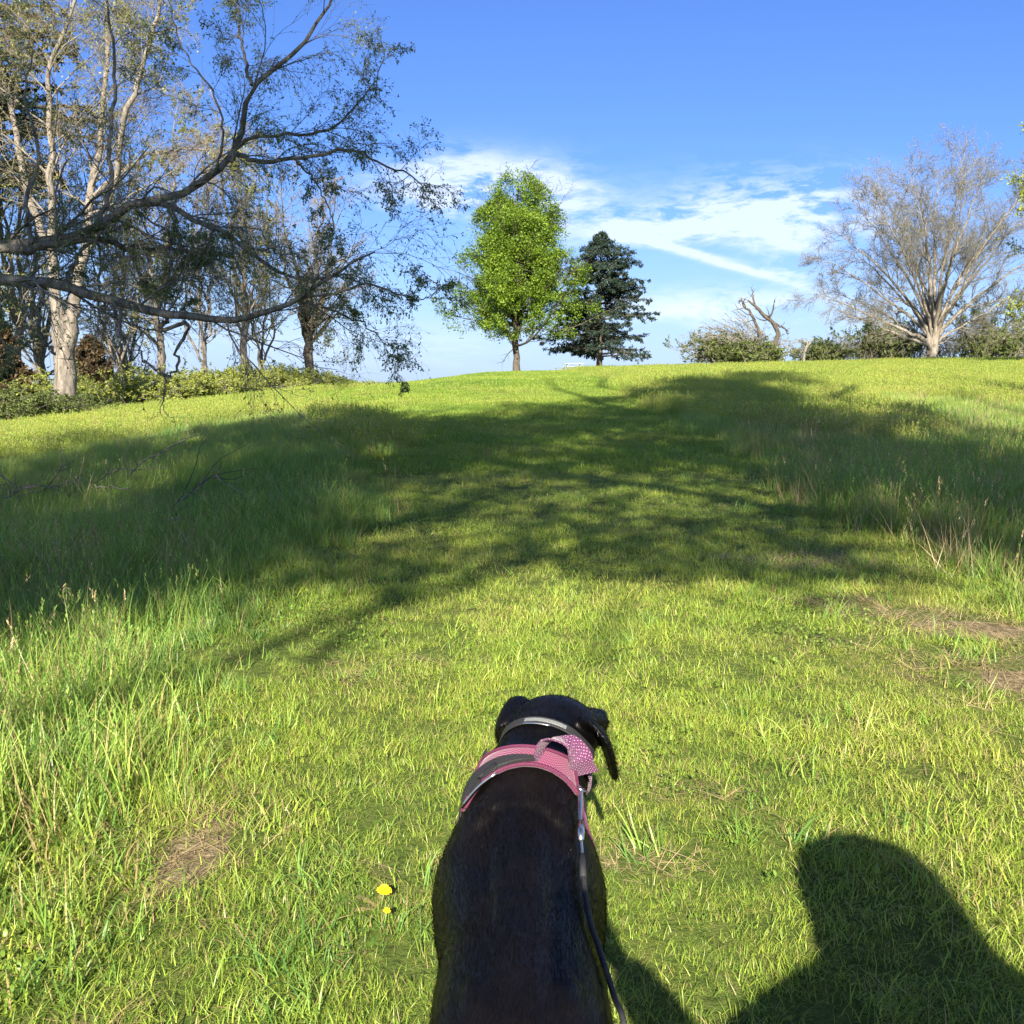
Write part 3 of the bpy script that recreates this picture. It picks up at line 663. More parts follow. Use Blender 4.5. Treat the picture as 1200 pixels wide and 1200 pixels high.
# big leafy trees behind the camera; their shade crosses the hillside
def shade_trees():
    el = math.tan(SUN_EL)
    for seed, x, y, h, spread, lab in ((101, -5.6, -10.0, 22, .66, 'wide leafy tree behind the walker, left of the path'), (102, 5.0, -9.0, 31, .56, 'tall leafy tree behind the walker, right of the path')):
        rng = np.random.default_rng(seed); b = np.array((x, y, float(H(x, y))))
        lv = decid(rng, h, .45, 7, spread, .20, (15, 9, 5), (.38, .45, .5), .02, .15, .03, .10, fork=.22)
        def keep(p):  # crown parts kept only where their shadow fills the wanted shade outline
            w_ = p+b; z = w_[:, 2]
            for _ in range(2): sy = w_[:, 1]+z/el*math.cos(SUN_AZ); z = w_[:, 2]-.041*sy
            sx = w_[:, 0]+z/el*math.sin(SUN_AZ)
            n_ = .9*np.sin(sx*1.3+1)+.7*np.sin(sx*2.9)+.5*np.sin(sy*1.7+sx)+rng.normal(size=len(sx))*.9
            near = np.interp(sx, [-9, -5, -2.5, 0, 3, 6], [3.0, 3.9, 5.2, 6.3, 6.3, 8.0])+n_*.35
            farr = np.interp(sx, [-14, -10, -2, 2.5, 9, 13, 16], [19, 20, 24, 30, 41, 43, 38])+n_*.9
            rt = np.interp(sy, [6, 9, 16, 22, 30, 44], [3.4, 4.4, 5.2, 6.2, 8.5, 12.5])+n_*.5
            cl = np.sin(w_[:, 0]*1.1+w_[:, 2]*.5)+np.sin(w_[:, 2]*1.3+1)+np.sin(w_[:, 1]*.9)
            return (sy > near) & (sy < farr) & ((sx < rt) | ((sx < rt+3) & (sy < 20) & (cl > 1.2))) & (p[:, 2] > 4)
        def f(q):
            k = keep(q[0][:, q[0].shape[1]//2]); return q[0][k], q[1][k]
        lv = [lv[0], f(lv[1]), f(lv[2]), f(lv[3])]
        lf = leaves_on(rng, lv, 46000 if seed == 102 else 28000, .155, M['leaf_green'], .9, .9, 0, keep, .35)
        tree('shade_tree', lab, 'tree', lv, M['bark_grey'], M['bark_brown'], lf, b, sides=(8, 4, 3, 3, 3))
shade_trees()

# ------------------------------------------------------------------ grass: tuft meshes scattered as instances
def blades(rng, n, rad, h, wd, lean, curve, segs=3, tipw=.0, flat=0.0):
    """n curved tapered blades; h, wd, lean are (lo, hi)"""
    a = rng.random(n)*2*math.pi; r = rad*np.sqrt(rng.random(n))
    P0 = np.stack([r*np.cos(a), r*np.sin(a), np.full(n, -.01)], 1)
    L = h[0]+(h[1]-h[0])*rng.random(n)**1.3; W = wd[0]+(wd[1]-wd[0])*rng.random(n)
    az = rng.random(n)*2*math.pi; el0 = lean[0]+(lean[1]-lean[0])*rng.random(n); cv = curve*(.3+1.2*rng.random(n))
    face = az+math.pi/2+rng.normal(size=n)*.5
    side = np.stack([np.cos(face), np.sin(face), np.zeros(n)], 1)
    pts = [P0]; el = el0.copy()
    for k in range(segs):
        d = np.stack([np.sin(el)*np.cos(az), np.sin(el)*np.sin(az), np.cos(el)], 1)
        pts.append(pts[-1]+d*(L/segs)[:, None]); el = el+cv/segs*(k+1)/segs*2
    V = []; 
    for k in range(segs):
        w = W*(1-.18*k if k == 0 else 1-(k/segs)**1.6)
        V += [pts[k]-side*w[:, None]/2, pts[k]+side*w[:, None]/2]
    V.append(pts[-1]); nv = 2*segs+1
    V = np.stack(V, 1).reshape(-1, 3); i = np.arange(n)*nv
    V[:, 2] = np.where(V[:, 2] < -.012, .006, V[:, 2])
    Q = [np.stack([i+2*k, i+2*k+1, i+2*k+3, i+2*k+2], 1) for k in range(segs-1)]
    Tr = np.stack([i+2*segs-2, i+2*segs-1, i+2*segs], 1)
    return V, [np.concatenate(Q), Tr], np.repeat(rng.random(n), nv)
def join(parts):
    Vs, Fs, A, o = [], {}, [], 0
    for V, fs, a in parts:
        for f in fs: Fs.setdefault(f.shape[1], []).append(f+o)
        Vs.append(V); A.append(a); o += len(V)
    return np.concatenate(Vs), [np.concatenate(v) for v in Fs.values()], np.concatenate(A)
def seedheads(rng, n, rad, h, sz):
    """thin stalks carrying a loose seed head"""
    V, fs, a = blades(rng, n, rad, h, (.0016, .0022), (0, .25), .5, 3)
    top = V.reshape(n, -1, 3)[:, -1]
    k = 7; c = np.repeat(top, k, 0); j = np.tile(np.arange(k), n)
    c = c-np.stack([0*j, 0*j, j*sz*.35], 1); an = rng.random(len(c))*6.28
    d = np.stack([np.cos(an)*.5, np.sin(an)*.5, np.ones(len(c))*.8], 1); s = np.stack([-np.sin(an), np.cos(an), 0*an], 1)
    v = np.stack([c, c+d*sz*.5+s*sz*.13, c+d*sz, c+d*sz*.5-s*sz*.13], 1).reshape(-1, 3); i = np.arange(len(c))*4
    return join([(V, fs, a), (v, [np.stack([i, i+1, i+2, i+3], 1)], np.repeat(rng.random(len(c)), 4))])
def broad(rng, n, rad, sz):
    """rosette of broad leaves"""
    an = rng.random(n)*6.28; el = .2+.9*rng.random(n); s = sz*(.6+.8*rng.random(n)); r = rad*np.sqrt(rng.random(n)); b = rng.random(n)*6.28
    c = np.stack([r*np.cos(b), r*np.sin(b), .01+.03*rng.random(n)], 1)
    d = np.stack([np.cos(an)*np.cos(el), np.sin(an)*np.cos(el), np.sin(el)], 1); q = np.stack([-np.sin(an), np.cos(an), 0*an], 1); u = np.cross(q, d)
    rows = [(0, .10, 0), (.35, .26, .03), (.7, .24, .0), (1.0, .02, -.10)]
    V = np.stack([c+d*(s*t)[:, None]+sg*q*(s*wd)[:, None]+u*(s*up)[:, None]*-1 for t, wd, up in rows for sg in (-1, 1)], 1).reshape(-1, 3)
    i = np.arange(n)*8
    return V, [np.concatenate([np.stack([i+2*k, i+2*k+1, i+2*k+3, i+2*k+2], 1) for k in range(3)])], np.repeat(rng.random(n), 8)
def protos(name, builders, mat):
    c = bpy.data.collections.new(name)
    for k, (V, fs, a) in enumerate(builders):
        o = bpy.data.objects.new('grass_tuft', mesh_np('grass_tuft', V, fs, mat, True, a)); c.objects.link(o)
    return c
def scatter(name, label, coll, pts, scl, tilt=.12, seed=0, nvar=4, zs=None):
    rng = np.random.default_rng(seed); n = len(pts)
    me = bpy.data.meshes.new(name); me.vertices.add(n); me.vertices.foreach_set('co', np.asarray(pts, np.float32).ravel())
    rot = np.stack([rng.normal(size=n)*tilt, rng.normal(size=n)*tilt, rng.random(n)*6.2832], 1).astype(np.float32)
    s3 = np.repeat(np.asarray(scl, np.float32)[:, None], 3, 1)
    if zs is not None: s3[:, 2] *= zs
    for nm, typ, dat in (('rot', 'FLOAT_VECTOR', rot), ('scl', 'FLOAT_VECTOR', s3)):
        a = me.attributes.new(nm, typ, 'POINT'); a.data.foreach_set('vector', dat.astype(np.float32).ravel())
    a = me.attributes.new('pick', 'INT', 'POINT'); a.data.foreach_set('value', rng.integers(0, nvar, n).astype(np.int32))
    o = obj(name, me)
    ng = bpy.data.node_groups.new(name, 'GeometryNodeTree')
    ng.interface.new_socket('Geometry', in_out='INPUT', socket_type='NodeSocketGeometry'); ng.interface.new_socket('Geometry', in_out='OUTPUT', socket_type='NodeSocketGeometry')
    T = NT(ng); gi = T.node('NodeGroupInput'); go = T.node('NodeGroupOutput')
    def na(nm, dt): return T.node('GeometryNodeInputNamedAttribute', {'Name': nm}, data_type=dt).outputs['Attribute']
    ci = T.node('GeometryNodeCollectionInfo', {'Collection': coll, 'Separate Children': True, 'Reset Children': True})
    e2r = T.node('FunctionNodeEulerToRotation', {0: na('rot', 'FLOAT_VECTOR')})
    iop = T.node('GeometryNodeInstanceOnPoints', {'Points': gi.outputs[0], 'Instance': ci.outputs[0], 'Pick Instance': True, 'Instance Index': na('pick', 'INT'), 'Rotation': e2r.outputs[0], 'Scale': na('scl', 'FLOAT_VECTOR')})
    T.l.new(iop.outputs[0], go.inputs[0])
    md = o.modifiers.new('scatter', 'NODES'); md.node_group = ng
    return tag(o, label, 'grass', kind='stuff')

# ---- where the grass is long, mown, dry or bare
def wob1(y, k): return .22*np.sin(y*.9+k)+.12*np.sin(y*2.3+k*2)+.06*np.sin(y*5.1+k)
def path_l(y): return np.interp(y, [0, 3, 6.2, 12, 19, 26, 40], [-.85, -.95, -.95, -1.3, -2.0, -4.2, -9])+wob1(y, .3)
def path_r(y): return np.interp(y, [0, 3, 6.2, 10, 19, 30, 60], [2.5, 2.6, 2.45, 2.7, 3.0, 3.6, 4.5])+wob1(y, 2.1)
def tallness(x, y):
    l = fade(.0, .9, path_l(y)-x); r = fade(.0, .9, x-path_r(y))
    return np.maximum(l, r)
def blob(x, y, cx, cy, rx, ry, rot=0.0):
    c, s = math.cos(rot), math.sin(rot); u = ((x-cx)*c+(y-cy)*s)/rx; v = ((y-cy)*c-(x-cx)*s)/ry
    return u*u+v*v
b1 = G(226, 1002); b2 = G(1130, 735); b3 = G(1190, 800)
def bare(x, y): # <1 inside
    e = .25*np.sin(x*23+y*9)+.2*np.sin(y*31-x*13)
    return np.minimum.reduce([blob(x, y, b1[0], b1[1], .10, .30, .1)+e, blob(x, y, b2[0]+.05, b2[1]+.05, .70, .18, -.75)+e, blob(x, y, b3[0]+.1, b3[1]+.05, .28, .22)+e])
def straws(x, y):
    q = [(b1[0], b1[1], .15, .34, .1), (b2[0], b2[1], 1.0, .30, -.75), (b3[0], b3[1], .5, .4, 0), (*G(740, 1010)[:2], .09, .12, 0), (*G(480, 1030)[:2], .08, .12, 0),
         (*G(30, 775)[:2], .5, .2, 0), (*G(960, 750)[:2], .25, .12, 0), (*G(935, 660)[:2], .5, .3, 0), (*G(430, 790)[:2], .25, .2, 0), (*G(90, 1195)[:2], .10, .06, 0), (*G(820, 930)[:2], .15, .10, 0)]
    return np.minimum.reduce([blob(x, y, *a) for a in q])
def in_dog(x, y): return np.zeros(np.shape(x), bool)
def field(rng, y0, y1, dens, marg=1.3, xmin=None):
    A = (y1-y0)*(2*(.55*y1+marg)); n = int(A*dens)
    y = y0+(y1-y0)*rng.random(n); x = (rng.random(n)*2-1)*(.55*y1+marg)
    k = np.abs(x) < .56*np.maximum(y, 0)+marg
    return x[k], y[k]
def build_grass():
    rng = np.random.default_rng(7)
    mown = protos('mown_tufts', [blades(rng, 110, .105, (.02, .068), (.0012, .0030), (.15, 1.3), 1.5) for _ in range(6)], M['grass'])
    rank = protos('rank_tufts', [blades(rng, 30, .07, (.08, .19), (.003, .0062), (.05, 1.0), 1.6, 4) for _ in range(4)], M['grass_tall'])
    tall = protos('tall_tufts', [join([blades(rng, 38, .11, (.14, .36), (.0035, .0070), (.0, .55), 1.1, 4), seedheads(rng, 2, .09, (.28, .42), .02)]) for _ in range(4)], M['grass_tall'])
    fmown = protos('far_mown_tufts', [blades(rng, 170, .30, (.03, .10), (.006, .012), (.1, 1.1), 1.0, 2) for _ in range(4)], M['grass_deep'])
    ftall = protos('far_tall_tufts', [join([blades(rng, 130, .30, (.12, .32), (.006, .012), (.0, .6), .9, 3), seedheads(rng, 16, .28, (.22, .38), .045)]) for _ in range(4)], M['grass_far'])
    mtall = protos('mid_tall_tufts', [blades(rng, 110, .28, (.10, .32), (.004, .009), (.0, .6), 1.0, 3) for _ in range(4)], M['grass_tall'])
    straw = protos('straw_tufts', [blades(rng, 26, .09, (.06, .20), (.0018, .004), (1.15, 1.55), .3, 3) for _ in range(4)], M['straw'])
    dryup = protos('dry_stalks', [join([blades(rng, 12, .10, (.18, .42), (.002, .004), (.0, .7), .7, 4), seedheads(rng, 2, .08, (.25, .45), .02)]) for _ in range(4)], M['straw'])
    weeds = protos('weed_rosettes', [broad(rng, 14, .06, .024), broad(rng, 22, .08, .018), broad(rng, 12, .04, .030), broad(rng, 34, .10, .014)], M['weed'])
    def pts(x, y): return np.stack([x, y, H(x, y)], 1)
    # mown path, near
    X, Y = [], []
    for y0, y1, dn in ((-1.6, 1.2, 90), (1.2, 4.5, 330), (4.5, 8, 200), (8, 13, 110)):
        x, y = field(rng, y0, y1, dn); X.append(x); Y.append(y)
    x, y = np.concatenate(X), np.concatenate(Y)
    t = tallness(x, y); thin = np.sin(x*7+y*3)*np.sin(y*8-x*2)
    k = (rng.random(len(x)) > t*.75) & (bare(x, y) > 1) & (rng.random(len(x)) < .80+.2*thin) & ((straws(x, y) > 1) | (rng.random(len(x)) < .35))
    x, y, t = x[k], y[k], t[k]
    scl = (.65+.75*rng.random(len(x))**1.5)*(1+.35*t)*(1+.25*np.sin(x*2.1+1)*np.sin(y*1.7)+.18*np.sin(x*9+y*4)*np.sin(y*11-x*5))*np.where(y > 5, 1.15, 1)
    scatter('mown_grass', 'short mown grass of the path up the hill', mown, pts(x, y), scl, .15, 1, 6)
    # rank tufts in and beside the path
    X, Y = [], []
    for y0, y1, dn in ((.5, 4.5, 70), (4.5, 9, 45), (9, 14, 30)):
        x, y = field(rng, y0, y1, dn); X.append(x); Y.append(y)
    x, y = np.concatenate(X), np.concatenate(Y); t = tallness(x, y)
    cl = np.sin(x*3.1+y*1.3+.5)+np.sin(y*2.9-x*1.9)+rng.normal(size=len(x))*.5
    near_edge = fade(-.35, .15, path_l(y)-x+.2) + fade(.9, 2.2, x)*.8
    k = (rng.random(len(x)) < np.clip(.12+.9*t+.35*near_edge, 0, 1)*np.where(t > .3, 1, (cl > .25)*.75)) & (bare(x, y) > 1.1)
    x, y, t = x[k], y[k], t[k]
    scatter('rank_grass', 'coarse green grass tufts beside and in the path', rank, pts(x, y), (.55+.55*rng.random(len(x)))*(1+.3*t), .2, 2)
    # tall meadow grass, near sides
    X, Y = [], []
    for y0, y1, dn in ((-1, 4.5, 95), (4.5, 9, 75), (9, 14, 50)):
        x, y = field(rng, y0, y1, dn); X.append(x); Y.append(y)
    x, y = np.concatenate(X), np.concatenate(Y); t = tallness(x, y)
    k = (rng.random(len(x)) < t*np.where(x > 0, .75*fade(3.6, 5.2, y)+.12, fade(2.2, 3.6, y+(-x-1)*.6)*.95+.10)) & (bare(x, y) > 1.2)
    x, y, t = x[k], y[k], t[k]
    hgt = np.where(x > 0, 1.2, 1.0)*(.60+.5*rng.random(len(x)))*(.55+.55*t)*(1+.25*np.sin(x*1.3)*np.sin(y*1.1+1))
    scatter('tall_grass', 'tall meadow grass along both sides of the path', tall, pts(x, y), hgt, .12, 3)
    # middle distance and far
    X, Y = [], []
    for y0, y1, dn in ((12, 20, 34), (20, 34, 20), (34, 55, 9), (55, 112, 5)):
        x, y = field(rng, y0, y1, dn, 3); X.append(x); Y.append(y)
    x, y = np.concatenate(X), np.concatenate(Y); t = tallness(x, y)
    shade_strip = fade(-3, 3, y-(80-.02*x))*fade(24, 10, x+0*y)               # band of tree shade on the crest, painted as darker short grass
    ism = (rng.random(len(x)) < np.clip(np.maximum(1-t*1.15, shade_strip), 0, 1))
    s = np.where(y > 34, 1.25, 1.0)*(.75+.5*rng.random(len(x)))
    s = s*np.where(y > 55, 1.25, 1)
    scatter('mown_grass', 'short grass of the upper path and the painted shade band of the crest', fmown, pts(x[ism], y[ism]), s[ism], .05, 4)
    m1 = (~ism) & (y < 20+6*np.sin(x*.8)); m2 = (~ism) & ~m1
    scatter('meadow_grass', 'knee-high green grass in the middle of the hillside', mtall, pts(x[m1], y[m1]), s[m1]*.9, .08, 5)
    scatter('meadow_grass', 'seeding yellow-green grass on the upper hillside', ftall, pts(x[m2], y[m2]), s[m2]*.95, .05, 6, zs=np.where(y[m2] > 55, .75, 1.0))
    # straw
    x, y = field(rng, 1.2, 14, 210); q = straws(x, y); k = rng.random(len(x)) < np.where(q < 1, 1., np.exp(-(q-1)*1.2)*.25)+.03
    scatter('dry_straw', 'pale flattened straw in worn patches', straw, pts(x[k], y[k]), .6+.6*rng.random(k.sum()), .12, 7)
    x, y = field(rng, 2.5, 26, 26); t = tallness(x, y)
    pch = np.exp(-blob(x, y, *G(1010, 640)[:2], 1.6, 1.8))*2.4+np.exp(-blob(x, y, *G(1080, 600)[:2], 1.5, 2.2))*1.8+np.exp(-blob(x, y, *G(70, 700)[:2], .7, .7))+np.exp(-blob(x, y, *G(1060, 520)[:2], 5, 3))*.6+np.exp(-blob(x, y, *G(840, 520)[:2], 2.5, 2))*.3
    k = rng.random(len(x)) < t*(.13+.9*pch)
    scatter('dry_stalks', 'pale dead grass stalks standing among the green', dryup, pts(x[k], y[k]), .75+.7*rng.random(k.sum()), .2, 8)
    clover = protos('clover_tufts', [broad(rng, 40, .12, .0125) for _ in range(4)], M['weed'])
    x, y = field(rng, 1.3, 10, 75); cl = np.sin(x*2.3+.7)*np.sin(y*1.9+1.1)+.6*np.sin(x*5.1+y*3.7)+rng.normal(size=len(x))*.25
    k = (cl > 1.0) & (rng.random(len(x)) < .6) & (bare(x, y) > 1.1) & (tallness(x, y) < .4)
    scatter('clover', 'patches of small clover leaves in the mown grass', clover, pts(x[k], y[k])+(0, 0, .022), .7+.7*rng.random(k.sum()), .15, 10)
    x, y = field(rng, 1.4, 9, 20); cl = np.sin(x*4+1)*np.sin(y*3.3+2)+rng.normal(size=len(x))*.5
    k = (cl > .5) & (bare(x, y) > 1)
    scatter('ground_weeds', 'small broad-leaved weeds among the grass', weeds, pts(x[k], y[k])+(0, 0, .015), .35+.4*rng.random(k.sum()), .2, 9)
build_grass()

# ------------------------------------------------------------------ lofted bodies joined into one skin
def loft(pts, rx, rz, up=(0, 0, 1), sides=20, cap=True):
    """closed tube with elliptical rings; rx sideways, rz along 'up'"""
    pts = np.array(pts, float); n = len(pts); t = np.gradient(pts, axis=0); t = nrm(t)
    up = np.array(up, float); u = nrm(np.cross(t, up)); v = nrm(np.cross(u, t))
    a = np.arange(sides)*2*math.pi/sides
    V = pts[:, None]+np.array(rx, float)[:, None, None]*u[:, None]*np.cos(a)[None, :, None]+np.array(rz, float)[:, None, None]*v[:, None]*np.sin(a)[None, :, None]
    V = np.concatenate([V.reshape(-1, 3), pts[:1]-t[:1]*min(rx[0], rz[0])*.5, pts[-1:]+t[-1:]*min(rx[-1], rz[-1])*.5])
    fs = []
    for i in range(n-1):
        for k in range(sides):
            k2 = (k+1) % sides; fs.append((i*sides+k, i*sides+k2, (i+1)*sides+k2, (i+1)*sides+k))
    for k in range(sides):
        k2 = (k+1) % sides; fs.append((n*sides, k2, k)); fs.append((n*sides+1, (n-1)*sides+k, (n-1)*sides+k2))
    return V, fs
def smoothloft(pts, rx, rz, K=14, **kw):
    p, a = resample(pts, np.array(rx, float), K); _, b = resample(pts, np.array(rz, float), K)
    return loft(p, a, b, **kw)
def ball(c, r, rot=(0, 0, 0)):
    bm = bmesh.new(); bmesh.ops.create_icosphere(bm, subdivisions=3, radius=1)
    mt = Matrix.Translation(c) @ Matrix.Rotation(rot[2], 4, 'Z') @ Matrix.Rotation(rot[1], 4, 'Y') @ Matrix.Rotation(rot[0], 4, 'X') @ Matrix.Diagonal((*r, 1)) if True else None
    bmesh.ops.transform(bm, matrix=mt, verts=bm.verts)
    V = np.array([v.co[:] for v in bm.verts]); fs = [tuple(v.index for v in f.verts) for f in bm.faces]; bm.free()
    return V, fs
def skin(name, parts, voxel, smooth, mat, fac=.5):
    """union of overlapping closed forms, remeshed into one continuous surface"""
    Vs, fs, o = [], [], 0
    for V, f in parts:
        Vs.append(V); fs += [tuple(i+o for i in q) for q in f]; o += len(V)
    me = bpy.data.meshes.new(name); me.from_pydata(np.concatenate(Vs).tolist(), [], fs); me.update()
    bm = bmesh.new(); bm.from_mesh(me); bmesh.ops.recalc_face_normals(bm, faces=bm.faces); bm.to_mesh(me); bm.free()
    tmp = bpy.data.objects.new(name, me); COL.objects.link(tmp)
    m = tmp.modifiers.new('r', 'REMESH'); m.mode = 'VOXEL'; m.voxel_size = voxel; m.use_smooth_shade = True
    if smooth:
        m = tmp.modifiers.new('s', 'SMOOTH'); m.factor = fac; m.iterations = smooth
    dg = bpy.context.evaluated_depsgraph_get(); dg.update()
    out = bpy.data.meshes.new_from_object(tmp.evaluated_get(dg)); out.name = name
    bpy.data.objects.remove(tmp); bpy.data.meshes.remove(me)
    out.materials.clear(); out.materials.append(mat)
    out.polygons.foreach_set('use_smooth', np.full(len(out.polygons), True))
    return out
def verts_of(me):
    a = np.empty(len(me.vertices)*3, np.float32); me.vertices.foreach_get('co', a); return a.reshape(-1, 3).astype(float)
def bvh_of(me): return BVHTree.FromPolygons([v.co[:] for v in me.vertices], [p.vertices[:] for p in me.polygons])
def ribbon(name, C, N, width, thick, mat, parent, closed=False, wdir=None):
    """strap: centre line C (n,3), outward normals N, rectangular section with softened edges"""
    C = np.array(C, float); N = nrm(np.array(N, float)); n = len(C)
    t = np.gradient(C, axis=0) if not closed else np.roll(C, -1, 0)-np.roll(C, 1, 0)
    t = nrm(t); s = nrm(np.cross(t, N)) if wdir is None else nrm(np.array(wdir, float))
    w = np.broadcast_to(width, (n,))[:, None]/2; h = thick/2
    prof = [(-1, -1), (-1, .4), (-.9, 1), (.9, 1), (1, .4), (1, -1)]
    V = np.stack([C+s*w*a+N*h*b for a, b in prof], 1).reshape(-1, 3); k = len(prof); fs = []
    for i in range(n if closed else n-1):
        j = (i+1) % n
        for q in range(k): fs.append((i*k+q, i*k+(q+1) % k, j*k+(q+1) % k, j*k+q))
    if not closed: fs += [tuple(range(k)), tuple((n-1)*k+q for q in range(k))[::-1]]
    me = bpy.data.meshes.new(name); me.from_pydata(V.tolist(), [], fs); me.materials.append(mat)
    me.polygons.foreach_set('use_smooth', np.full(len(me.polygons), False)); me.update()
    ln_ = np.concatenate([[0], np.cumsum(np.linalg.norm(np.diff(C, axis=0), axis=1))]); at = me.attributes.new('weave', 'FLOAT_VECTOR', 'POINT')
    at.data.foreach_set('vector', np.stack([np.concatenate([[l, float(w[i, 0])*a, 0] for a, b in prof]) for i, l in enumerate(ln_)]).astype(np.float32).ravel())
    return obj(name, me, parent) if parent is not False else me
def tube_obj(name, pts, r, mat, parent, sides=8, K=None):
    pts = np.array(pts, float); rr = np.broadcast_to(r, (len(pts),)).astype(float)
    if K: pts, rr = resample(pts, rr, K)
    V, f = tubes(pts[None], rr[None], sides)
    n = len(V); caps = [np.arange(sides)[None][:, ::-1], (n-sides+np.arange(sides))[None]]
    me = mesh_np(name, V, [f]+[np.concatenate(caps)] if sides != 4 else [np.concatenate([f]+caps)], mat)
    return obj(name, me, parent)
def boxme(name, c, s, mat, parent, rot=None, bev=.2):
    bm = bmesh.new(); bmesh.ops.create_cube(bm, size=1)
    bmesh.ops.scale(bm, vec=s, verts=bm.verts)
    bmesh.ops.bevel(bm, geom=bm.edges[:], offset=min(s)*bev, segments=2, affect='EDGES')
    if rot is not None: bmesh.ops.transform(bm, matrix=rot.to_4x4(), verts=bm.verts)
    bmesh.ops.translate(bm, vec=c, verts=bm.verts)
    me = bpy.data.meshes.new(name); bm.to_mesh(me); bm.free(); me.materials.append(mat)
    return obj(name, me, parent)

def mat_fur():
    m, T = mat_new('black_coat')
    tc = T.node('ShaderNodeTexCoord').outputs['Object']
    mp = T.node('ShaderNodeMapping', {0: tc, 'Scale': (220, 26, 90)}).outputs[0]
    n = T.noise(mp, 1.0, 4, .6); nl = T.noise(tc, 7.0, 5, .6)
    col = T.mix(T.mapr(nl, .4, .65, 0, 1), (.0010, .0011, .0016), (.0030, .0020, .0017))
    b = T.node('ShaderNodeBump', {'Strength': .35, 'Distance': .004, 'Height': n})
    p = T.node('ShaderNodeBsdfPrincipled', {'Base Color': col, 'Roughness': T.mapr(nl, .3, .7, .34, .50), 'Specular IOR Level': .22, 'Normal': b.outputs[0], 'Sheen Weight': .0})
    T.node('ShaderNodeOutputMaterial', {0: p.outputs[0]})
    return m
def mat_mesh_fabric(name, base_c, dot, scale, lo, hi, offs=.5):
    """woven webbing: rows of small light stitches on a darker ground"""
    m, T = mat_new(name)
    uv = T.node('ShaderNodeTexCoord').outputs['Object']
    sp = T.node('ShaderNodeSeparateXYZ', {0: T.node('ShaderNodeAttribute', attribute_name='weave').outputs['Vector']})
    a = T.math('SINE', T.math('MULTIPLY', sp.outputs[0], 3.1416*scale)); b = T.math('SINE', T.math('MULTIPLY', sp.outputs[1], 3.1416*scale))
    d = T.mapr(T.math('MULTIPLY', a, b), lo, hi, 0, 1)
    n = T.noise(uv, 30, 4)
    bc = T.mix(T.mapr(n, .3, .7, 0, 1), tuple(v*.75 for v in base_c), base_c)
    col = T.mix(d, bc, dot)
    bp = T.node('ShaderNodeBump', {'Strength': .5, 'Distance': .001, 'Height': d})
    p = T.node('ShaderNodeBsdfPrincipled', {'Base Color': col, 'Roughness': .75, 'Normal': bp.outputs[0], 'Sheen Weight': .2})
    T.node('ShaderNodeOutputMaterial', {0: p.outputs[0]})
    return m
M['fur'] = mat_fur()
M['hairs'] = mat_plain('coat_hairs', (.0022, .0017, .0016), .36, spec=.22, nvar=.5, nscale=8)
M['pink'] = mat_mesh_fabric('pink_mesh', (.135, .018, .060), (.32, .085, .18), 330, .2, .6)
M['purple'] = mat_mesh_fabric('purple_webbing', (.09, .012, .065), (.42, .25, .37), 250, .6, .85)
M['purple_plain'] = mat_plain('purple_binding', (.09, .012, .045), .7, nvar=.25, nscale=300, bump=.4)
M['black_web'] = mat_plain('black_webbing', (.012, .012, .014), .7, nvar=.4, nscale=300, bump=.5)
M['plastic'] = mat_plain('black_plastic', (.018, .018, .02), .28, nvar=.2)
M['metal'] = mat_plain('steel', (.62, .60, .57), .25, 1.0, nvar=.1)
M['reflect'] = mat_plain('grey_reflective_band', (.13, .14, .14), .35, nvar=.2, nscale=200, bump=.3)
M['skin'] = mat_plain('skin', (.50, .30, .22), .5, nvar=.08, nscale=30)
M['coat_cloth'] = mat_plain('navy_jacket', (.03, .045, .09), .8, nvar=.2, nscale=60, bump=.4)
M['denim'] = mat_plain('denim', (.04, .065, .12), .85, nvar=.3, nscale=120, bump=.4)
M['shoe'] = mat_plain('brown_boot', (.09, .05, .03), .6, nvar=.3)
M['hat'] = mat_plain('tan_hat', (.38, .31, .20), .85, nvar=.15, nscale=80, bump=.4)
M['hair'] = mat_plain('brown_hair', (.05, .03, .018), .55, nvar=.4, nscale=200, bump=.6)
M['eye'] = mat_plain('dark_eye', (.012, .008, .006), .1)
M['glass_black'] = mat_plain('phone_glass', (.01, .01, .012), .08)
M['rope'] = mat_plain('black_rope', (.014, .014, .016), .6, nvar=.5, nscale=400, bump=.8)

